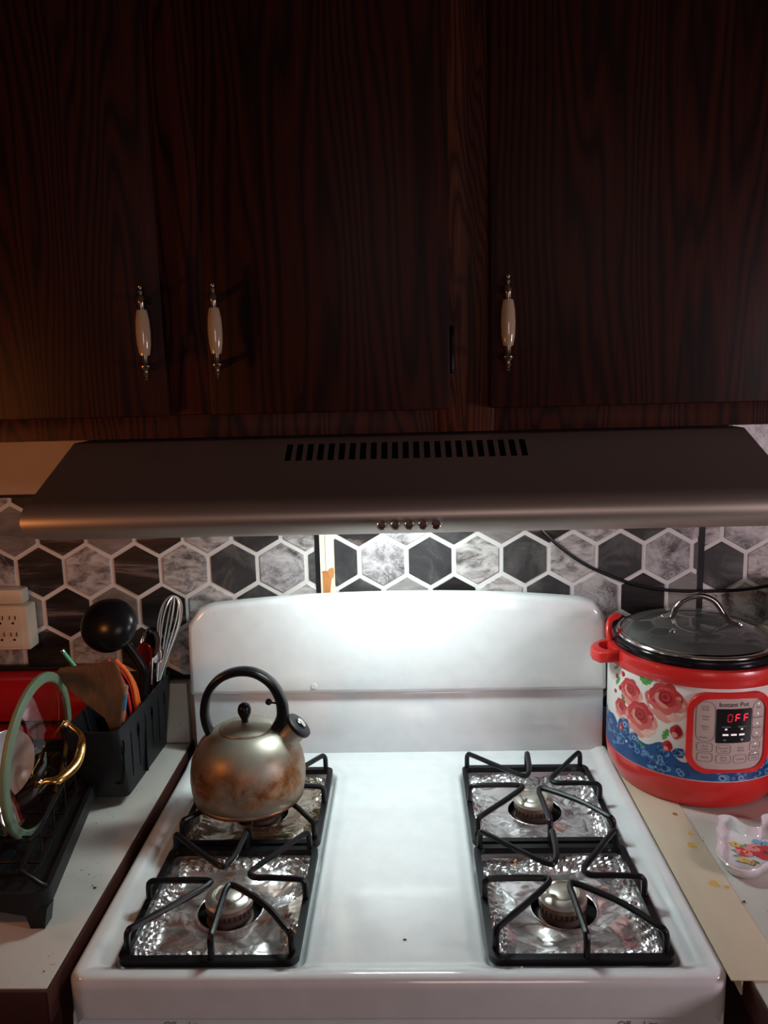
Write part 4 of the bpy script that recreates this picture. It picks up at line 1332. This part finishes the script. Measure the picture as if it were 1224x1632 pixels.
def rose(az, z, R, skirt=True):
    b = B(); z += UP; R *= 1.22
    d = math.degrees(1 / PR)
    if skirt:      # drooping outer petals
        for (du, dv, rr, c) in ((-.55, -.65, .62, 3), (.55, -.70, .66, 4), (0, -.95, .62, 3), (.85, -.25, .5, 3), (-.85, -.15, .48, 2)):
            patch(b, az + du * R * d, z + dv * R, blob(R * rr, 5, .12, du), .00012, c)
    for k in range(7):
        a = 2 * PI * k / 7 + .3
        patch(b, az + cos(a) * R * .60 * d, z + sin(a) * R * .55, blob(R * .46, 3, .15, a), .00020 + .00002 * k, 1 if sin(a) > -.1 else 2)
    patch(b, az, z, blob(R * .66, 6, .10), .00040, 2)
    for k in range(5):
        a = 2 * PI * k / 5 + .8
        patch(b, az + cos(a) * R * .32 * d, z + sin(a) * R * .30, blob(R * .34, 3, .12, a), .00048 + .00003 * k, 3 if k in (2, 3) else 1)
    patch(b, az, z + R * .06, blob(R * .40, 5, .10, .5), .00068, 0)
    patch(b, az + R * .05 * d, z + R * .10, blob(R * .26, 4, .15, 1.1), .00076, 1)
    patch(b, az, z + R * .10, blob(R * .14, 4, .1), .00084, 0)
    return b.build('printed_rose', rc, body, smooth=False)


def leaf(az, z, L, w, ang, m=0):
    b = B(); z += UP
    pts = []
    for k in range(18):
        a = 2 * PI * k / 18
        u, v = L * cos(a), w * sin(a) * (1 + .25 * cos(9 * a))
        pts.append((u * cos(ang) - v * sin(ang), u * sin(ang) + v * cos(ang)))
    patch(b, az, z, pts, .00010 + .00001 * m, m)
    patch(b, az, z, [(L * .8 * cos(ang), L * .8 * sin(ang)), (-.0006 * sin(ang), .0006 * cos(ang)), (-L * .8 * cos(ang), -L * .8 * sin(ang)), (.0006 * sin(ang), -.0006 * cos(ang))], .0002, 1)
    return b.build('printed_leaf', gcx, body, smooth=False)


def bluefl(az, z, R, tone):
    b = B(); d = math.degrees(1 / PR)
    lift = .00014 + rnd.random() * .00010
    for k in range(6):
        a = 2 * PI * k / 6 + tone
        patch(b, az + cos(a) * R * .6 * d, z + sin(a) * R * .6, blob(R * .52, 3, .12, a), lift, (tone + k % 2) % 3)
    patch(b, az, z, blob(R * .42, 5, .2), lift + .0001, (tone + 2) % 4)
    patch(b, az, z, blob(R * .18, 5, .2), lift + .0002, 0)
    return b


# solid blue ground band with wavy top
bd = B(); vs = []; fs = []
NB = 150
for k in range(NB + 1):
    az = math.radians(-175 + 350 * k / NB)
    tz = 1.008 + .010 * sin(az * 7 + .6) + .006 * sin(az * 17) + (0.018 if -1.6 < az < -1.15 else 0) - (0.012 if abs(az) < .35 else 0)
    vs += [cyl(az, .9705, PR + .00008), cyl(az, tz, PR + .00008)]
for k in range(NB): fs.append((2 * k, 2 * k + 2, 2 * k + 3, 2 * k + 1))
bd.add(vs, fs).build('printed_blue_band', bc[1], body, smooth=True)
fl = B()
for k in range(78):
    az = -110 + 200 * rnd.random(); z = .975 + rnd.random() * .038 + (.014 if az < -66 else 0)
    g = bluefl(az, min(z, 1.03), .006 + rnd.random() * .005, rnd.randint(0, 2))
    g.v = [(x, y, max(zz, .9705)) for x, y, zz in g.v]
    fl.add(g.v, g.f, 0); fl.m[-len(g.m):] = g.m
flo = fl.build('printed_blue_flowers', bc, body, smooth=False); flo['kind'] = 'stuff'
for a in [(-53.5, 1.113, .013, .0055, 1.9, 0), (-49, 1.106, .010, .005, .6, 0), (-59, .997, .012, .007, -.2, 0), (-52, .993, .013, .006, -.5, 0), (-66, 1.002, .010, .005, .3, 1), (-36, 1.028, .010, .0045, 1.2, 0), (-76, 1.085, .010, .004, .9, 0), (-79, 1.105, .009, .003, .5, 0), (36, 1.00, .012, .006, .8, 0), (40, .985, .012, .006, -.3, 1), (-69, 1.06, .008, .004, 2.2, 1)]: leaf(*a)
rose(-62.5, 1.082, .0150, True)
rose(-71.5, 1.045, .0110, True)
rose(-37.0, 1.086, .0200, True)
rose(-54.0, 1.046, .0185, True)
rose(37.0, 1.080, .0180, True)
rose(38.0, 1.035, .0150, True)
for (az, z, R) in ((-29.5, 1.036, .0105), (-34.5, 1.010, .0085), (-70, 1.012, .006), (-70, 1.102, .0045), (-77.5, 1.092, .004), (-73, 1.076, .004), (-79, 1.065, .0035)):
    z += UP; b = B(); patch(b, az, z, blob(R, 4, .15, .4, .8), .0005, 1); patch(b, az + 1, z + R * .1, blob(R * .6, 3, .2, .9, .8), .0006, 0); patch(b, az - 1, z - R * .5, blob(R * .4, 3, .1, 0), .00065, 3)
    b.build('printed_bud', rc, body, smooth=False)

# --- control panel
pn = 0.0065
PC = math.radians(2.2)


def pm(u, v, r): return cyl(PC + u / (PR + pn), v + UP, r)


def curved(poly_out, r0, r1, poly_in=None, name='x', m=None, parent=None, nx=1):
    b = B()
    n = len(poly_out)
    rings = [(poly_out, r0), (poly_out, r1 - .0015), ([(u * .985, 1.0405 + (v - 1.0405) * .985) for u, v in poly_out], r1)]
    if poly_in: rings += [(poly_in, r1), (poly_in, r1 - .0025)]
    vs = []
    for pl, r in rings: vs += [pm(u, v, r) for u, v in pl]
    fs = []
    for a in range(len(rings) - 1):
        for i in range(n):
            j = (i + 1) % n; fs.append((a * n + i, a * n + j, (a + 1) * n + j, (a + 1) * n + i))
    b.add(vs, fs)
    return b.build(name, m, parent, angle=45)


po = rrect(-.0660, .0660, .9770, 1.1060, .030, 10)
pi_ = rrect(-.0560, .0560, .9845, 1.0970, .024, 10)
fr_ = curved(po, PR - .001, PR + pn, pi_, 'panel_frame', M_['red'], mc)


def decal(poly, lift, m, name, parent, grid=10):
    """filled curved patch: strips across u"""
    us = [p[0] for p in poly]; u0, u1 = min(us), max(us)
    b = B(); r = PR + pn - .0025 + lift
    def vrange(u):
        hit = []
        for i in range(len(poly)):
            a, c = poly[i], poly[(i + 1) % len(poly)]
            if abs(a[0] - c[0]) < 1e-9:
                if abs(a[0] - u) < 1e-9: hit += [a[1], c[1]]
                continue
            t = (u - a[0]) / (c[0] - a[0])
            if -1e-9 <= t <= 1 + 1e-9: hit.append(a[1] + t * (c[1] - a[1]))
        return (min(hit), max(hit)) if hit else None
    col = []
    for k in range(grid + 1):
        u = u0 + (u1 - u0) * (0.5 - 0.5 * cos(PI * k / grid))
        vr = vrange(min(max(u, u0 + 1e-7), u1 - 1e-7))
        if vr: col.append((u, vr))
    vs, fs = [], []
    for u, (a, c) in col: vs += [pm(u, a, r), pm(u, c, r)]
    for k in range(len(col) - 1): fs.append((2 * k, 2 * k + 2, 2 * k + 3, 2 * k + 1))
    b.add(vs, fs)
    return b.build(name, m, parent)


face = decal(rrect(-.0562, .0562, .9843, 1.0972, .024, 8), 0, M_['panelgrey'], 'panel_face', mc, 26)
# coordinates of the enlarged view (X, Y) -> (u, v) on the panel; the photograph's panel leans slightly
def zc(X, Y): 
    return ((X - 672 + (Y - 900) * .055) / 1030 * .1124, 1.0972 - (Y - 412) / 978 * .1127)
def quad(X0, Y0, X1, Y1, lift, m, name, parent, rad=0.0):
    u0, v1 = zc(X0, Y0); u1, v0 = zc(X1, Y1)
    sh = (zc(X0, Y1)[0] - u0)
    if rad: return decal(rrect(u0 + sh / 2, u1 - sh / 2, v0, v1, rad, 3), lift, m, name, parent, 8)
    return decal([(u0, v1), (u1, v1), (u1, v0), (u0, v0)], lift, m, name, parent, 6)
dsp = quad(462, 548, 968, 1020, .0004, M_['screen'], 'display', mc, .0015)
# seven segment characters
def seg(Xc, Yc, w, h, on, m):
    t_ = 14
    sl = .10
    S = dict(a=(-w, -h, w, -h), g=(-w, 0, w, 0), d=(-w, h, w, h), f=(-w, -h, -w, 0), e=(-w, 0, -w, h), b=(w, -h, w, 0), c=(w, 0, w, h))
    b = B(); r = PR + pn - .0025 + .0009
    for k in on:
        x0, y0, x1, y1 = S[k]
        if y0 == y1: q = [(x0 + 5, y0 - t_ / 2), (x1 - 5, y0 - t_ / 2), (x1 - 5, y0 + t_ / 2), (x0 + 5, y0 + t_ / 2)]
        else: q = [(x0 - t_ / 2, y0 + 6), (x0 + t_ / 2, y0 + 6), (x0 + t_ / 2, y1 - 6), (x0 - t_ / 2, y1 - 6)]
        q = [(Xc + a - bb_ * sl, Yc + bb_) for a, bb_ in q]
        b.add([pm(*zc(a, c), r) for a, c in q], [(0, 1, 2, 3)])
    return b
seg(655, 672, 30, 48, 'abcdef', 0).build('display_digit', M_['segment_dim'], dsp, smooth=False)
seg(765, 672, 30, 48, 'aefg', 0).build('display_digit', M_['segment'], dsp, smooth=False)
seg(885, 672, 30, 48, 'aefg', 0).build('display_digit', M_['segment'], dsp, smooth=False)
for (X0, Y0, X1, Y1, m) in ((582, 815, 612, 838, 'led'), (806, 815, 836, 838, 'led'), (548, 890, 628, 916, 'led'), (664, 890, 744, 916, 'led'), (780, 890, 858, 916, 'led'), (558, 972, 594, 980, 'lightprint'), (798, 972, 842, 980, 'lightprint'), (816, 956, 824, 996, 'lightprint')):
    quad(X0, Y0, X1, Y1, .0008, M_[m], 'display_mark', dsp)


def ptext(s, Xc, Yc, size, m, parent, lift=.0006, bold=0.0):
    vs, fs = text_geo(s, size)
    cu, cv = zc(Xc, Yc)
    b = B(); b.add([pm(cu + v.x, cv + v.y, PR + pn - .0025 + lift) for v in vs], fs)
    return b.build('print', M_[m], parent, smooth=False)


ptext('Instant Pot', 722, 492, .0105, 'ink', face)
ptext('Low Pressure', 600, 793, .0024, 'lightprint', dsp, .0009)
ptext('High Pressure', 825, 793, .0024, 'lightprint', dsp, .0009)
for (s, X, Y) in (('Soup/\nBroth', 335, 545), ('Meat/\nStew', 335, 680), ('Bean/\nChili', 320, 815), ('Poultry', 305, 950), ('Rice', 1090, 555), ('Multigrain', 1075, 690), ('Porridge', 1060, 828), ('Steam', 1045, 965),
                  ('Slow\nCook', 312, 1090), ('Pressure\nCook', 565, 1110), ('Keep\nWarm', 808, 1110), ('Yogurt', 1035, 1098), ('Saut\u00e9', 308, 1225), ('Delay\nStart', 560, 1240), ('Cancel', 795, 1250), ('Pressure\nLevel', 1015, 1232)):
    ptext(s, X, Y, .0046, 'inkgrey', face)


def outline(X0, Y0, X1, Y1, rad=.004):
    u0, v1 = zc(X0, Y0); u1, v0 = zc(X1, Y1)
    pts = rrect(u0, u1, v0, v1, rad, 4)
    B().tube([pm(u, v, PR + pn - .0025 + .0003) for u, v in pts], .00032, 5, closed=True).build('button_outline', M_['inkgrey'], face)


for q in ((210, 1025, 410, 1145), (470, 1045, 655, 1160), (945, 1030, 1110, 1150), (208, 1168, 405, 1285), (460, 1185, 655, 1300), (700, 1190, 885, 1305), (932, 1170, 1095, 1290)): outline(*q)
outline(218, 455, 440, 1005, .012); outline(1000, 455, 1165, 1005, .012)
for (X, Y) in ((1090, 505), (1075, 640), (1062, 775), (1052, 910), (1030, 1055), (1030, 1185)):
    quad(X - 10, Y - 10, X + 10, Y + 10, .0007, M_['led'], 'indicator_light', face)

# glass lid resting on the cooker
ll = thing('glass_lid', 'domed glass lid with steel rim and arched steel handle on the cooker', 'lid', (PX, PY, 1.15))
B().lathe([(.1190, 1.1560), (.1250, 1.1578), (.1275, 1.1590), (.1280, 1.1612), (.1265, 1.1635), (.1235, 1.1640), (.1215, 1.1655), (.1195, 1.1650), (.1190, 1.1615)], c=(PX, PY, 0), seg=96).build('steel_rim', M_['chrome'], ll)
gz = 1.1645
B().lathe([(.1205, gz), (.112, gz + .0060), (.095, gz + .0120), (.070, gz + .0175), (.040, gz + .0210), (0, gz + .0222), (0, gz + .0187), (.040, gz + .0175), (.070, gz + .0140), (.095, gz + .0085), (.112, gz + .0022), (.1200, gz - .0030)], c=(PX, PY, 0), seg=96).build('glass', M_['glass_hazy'], ll)
zt = gz + .0205
hpts = [(-.054, .022, zt - .0035), (-.046, .017, zt - .001), (-.040, .014, zt + .003), (-.036, .011, zt + .018), (-.022, .006, zt + .034), (0, .000, zt + .040), (.020, -.008, zt + .033), (.033, -.016, zt + .014), (.040, -.024, zt + .0015), (.047, -.029, zt - .001), (.054, -.034, zt - .0035)]
HS = [(PX + .004 + a, PY - .002 + b * .9, z) for a, b, z in hpts]
B().tube(HS, [.0050, .0055, .0060, .0062, .0064, .0066, .0064, .0062, .0060, .0055, .0050], 14, smooth=6, flat=.8).build('handle', M_['chrome'], ll)
for q in (HS[0], HS[-1]):
    B().lathe([(0, .0062), (.0024, .0058), (.0034, .0040), (.0036, .0)], xf=Matrix.Translation(q), seg=14).build('rivet', M_['chrome'], ll)
B().lathe([(0, .0030), (.0022, .0028), (.0024, .0012), (.0050, .0008), (.0052, -.0012)], xf=Matrix.Translation((PX - .056, PY - .050, gz + .0165)), seg=18).build('steam_vent', M_['chrome'], ll)

# canister at the right edge, dark board box beside the cooker
cn = thing('canister', 'cream plastic canister at the right edge behind the cooker', 'canister', (0.709, -0.082, .915))
B().lathe([(0, .9155), (.052, .9155), (.055, .919), (.055, 1.190), (.053, 1.198), (0, 1.199)], c=(0.709, -0.082, 0), seg=48).build('body', M_['canister'], cn)
B().lathe([(0, 1.2000), (.0560, 1.2000), (.0575, 1.202), (.0570, 1.2150), (.052, 1.2200), (0, 1.2215)], c=(0.709, -0.082, 0), seg=48).build('cap', M_['canister'], cn)
kb = thing('wooden_box', 'dark brown box right of the cooker, almost all cut by the frame', 'box', (0.72, -0.26, .915))
Xk = Matrix.Translation((0.722, -0.2600, .9155)) @ Matrix.Rotation(math.radians(33), 4, 'Z')
M_['darkbox'] = mat('dark_stained_wood', (0.035, 0.011, 0.007), .5)
B().box(-.075, .075, -.07, .07, 0, .130, .004, xf=Xk).build('box_body', M_['darkbox'], kb)
B().box(-.077, .077, -.072, .072, .1305, .150, .004, xf=Xk).build('box_lid', M_['darkbox'], kb)

# ================================================================== SPOON REST
sr = thing('spoon_rest', 'white ceramic spoon rest with red and yellow flowers on the right worktop', 'spoon rest', (0.53, -0.39, .915))
half = [(0.4750, -0.3370), (0.4790, -0.3250), (0.4900, -0.3225), (0.5010, -0.3280), (0.5060, -0.3450), (0.5150, -0.3560), (0.5280, -0.3560), (0.5370, -0.3440), (0.5420, -0.3280), (0.5530, -0.3210), (0.5650, -0.3230), (0.5730, -0.3350), (0.5700, -0.3580), (0.5720, -0.3830),
        (0.5760, -0.4150), (0.5620, -0.4380), (0.5400, -0.4420), (0.5150, -0.4380), (0.4980, -0.4440), (0.4820, -0.4560), (0.4640, -0.4600), (0.4490, -0.4520), (0.4420, -0.4330), (0.4430, -0.4120), (0.4560, -0.3850), (0.4620, -0.3620), (0.4680, -0.3500)]
outp, _ = catmull([Vector((x, y, 0)) for x, y in half], 1, 4, True)
cc = Vector((0.512, -0.392, 0))
levels = [(.80, .0005), (.90, .0030), (.985, .0150), (1.0, .0185), (.985, .0195), (.955, .0180), (.88, .0085), (.78, .0045), (.4, .0035), (0.02, .0033)]
vs, fs = [], []
n = len(outp)
for s, z in levels:
    for p in outp:
        q = cc + (p - cc) * s; vs.append((q.x, q.y, .9155 + z))
for a in range(len(levels) - 1):
    for i in range(n):
        j = (i + 1) % n; fs.append((a * n + i, a * n + j, (a + 1) * n + j, (a + 1) * n + i))
fs.append(tuple(range(n))[::-1]); fs.append(tuple((len(levels) - 1) * n + i for i in range(n)))
dish = B().add(vs, fs).build('dish', M_['ceramic'], sr, angle=60)
pc = [mat('print_red', (0.62, 0.05, 0.06), .25), mat('print_pink', (0.78, 0.28, 0.26), .25), mat('print_yellow', (0.75, 0.50, 0.14), .25), mat('print_green', (0.22, 0.32, 0.14), .25), mat('print_blue', (0.20, 0.42, 0.62), .25), mat('print_dark', (0.10, 0.09, 0.05), .25)]
zf = .9155 + .0046


def fdot(b, x, y, pts, mi, dz=0.0):
    b.add([(x, y, zf + dz)] + [(x + u, y + v, zf + dz) for u, v in pts], [(0, 1 + i, 1 + (i + 1) % len(pts)) for i in range(len(pts))], mi)


def flower(x, y, R, a, c, ctr, n=6):
    b = B(); R *= 1.25; y += .008
    for k in range(n):
        t_ = 2 * PI * k / n
        fdot(b, x + cos(t_) * R * .55, y + sin(t_) * R * .55, blob(R * .5, 3, .1, t_), a if k % 2 else c, .0002 + .00002 * k)
    fdot(b, x, y, blob(R * .42, 4, .15), c, .0005)
    fdot(b, x, y, blob(R * .20, 4, .15), ctr, .0006)
    return b.build('printed_flower', pc, dish, smooth=False)


flower(0.4905, -0.4030, .0090, 1, 0, 2)
flower(0.5180, -0.4060, .0135, 0, 0, 5)
flower(0.5070, -0.3940, .0075, 1, 1, 0)
flower(0.4850, -0.3850, .0055, 2, 2, 5, 5)
flower(0.4815, -0.4225, .0055, 2, 2, 3, 5)
flower(0.4885, -0.4290, .0040, 2, 2, 5, 5)
flower(0.5180, -0.3790, .0055, 4, 4, 4, 4)
flower(0.5300, -0.3850, .0050, 4, 4, 4, 4)
for (x, y, a, L) in ((0.4790, -0.3930, 2.4, .006), (0.4760, -0.4040, 3.3, .006), (0.4950, -0.3830, 1.0, .006), (0.5000, -0.3800, 1.8, .005), (0.4740, -0.4170, 3.0, .005), (0.4960, -0.4180, 5.5, .005), (0.4990, -0.4310, 5.0, .003), (0.5060, -0.3820, .7, .005), (0.530, -0.4230, 5.6, .006)):
    b = B(); fdot(b, x, y, [(cos(a) * L * cos(t_) - sin(a) * L * .35 * sin(t_), sin(a) * L * cos(t_) + cos(a) * L * .35 * sin(t_)) for t_ in [2 * PI * k / 12 for k in range(12)]], 3, .0001)
    b.build('printed_leaf', pc, dish, smooth=False)
b = B(); bpts = [(0.4455, -0.4120), (0.4445, -0.4300), (0.4500, -0.4450), (0.4580, -0.4530), (0.4600, -0.4500), (0.4530, -0.4400), (0.4490, -0.4280), (0.4495, -0.4130)]

# crumbs
cb = B(); rnd = random.Random(9)
for (x, y, s) in ((0.4430, -0.5000, .0018), (0.4475, -0.4975, .0018), (0.452, -0.571, .0012), (0.452, -0.600, .0010), (0.445, -0.36, .0007), (0.4485, -0.352, .0007), (-0.41, -0.46, .0016), (-0.415, -0.455, .0009), (-0.44, -0.20, .0009), (-0.43, -0.43, .0009), (-0.445, -0.42, .0008), (-0.41, -0.615, .0010), (-0.47, -0.30, .0010), (0.012, -0.5560, .0016)):
    z = .9157 if x != 0.012 else .9092
    cb.sphere((x, y, z + s * .4), s, 6, 4, (1 + rnd.random(), .5 + rnd.random() * .5, .5))
tag(cb.build('crumbs', M_['blackmetal']), 'dark crumbs scattered on the worktops', 'crumbs', kind='stuff')
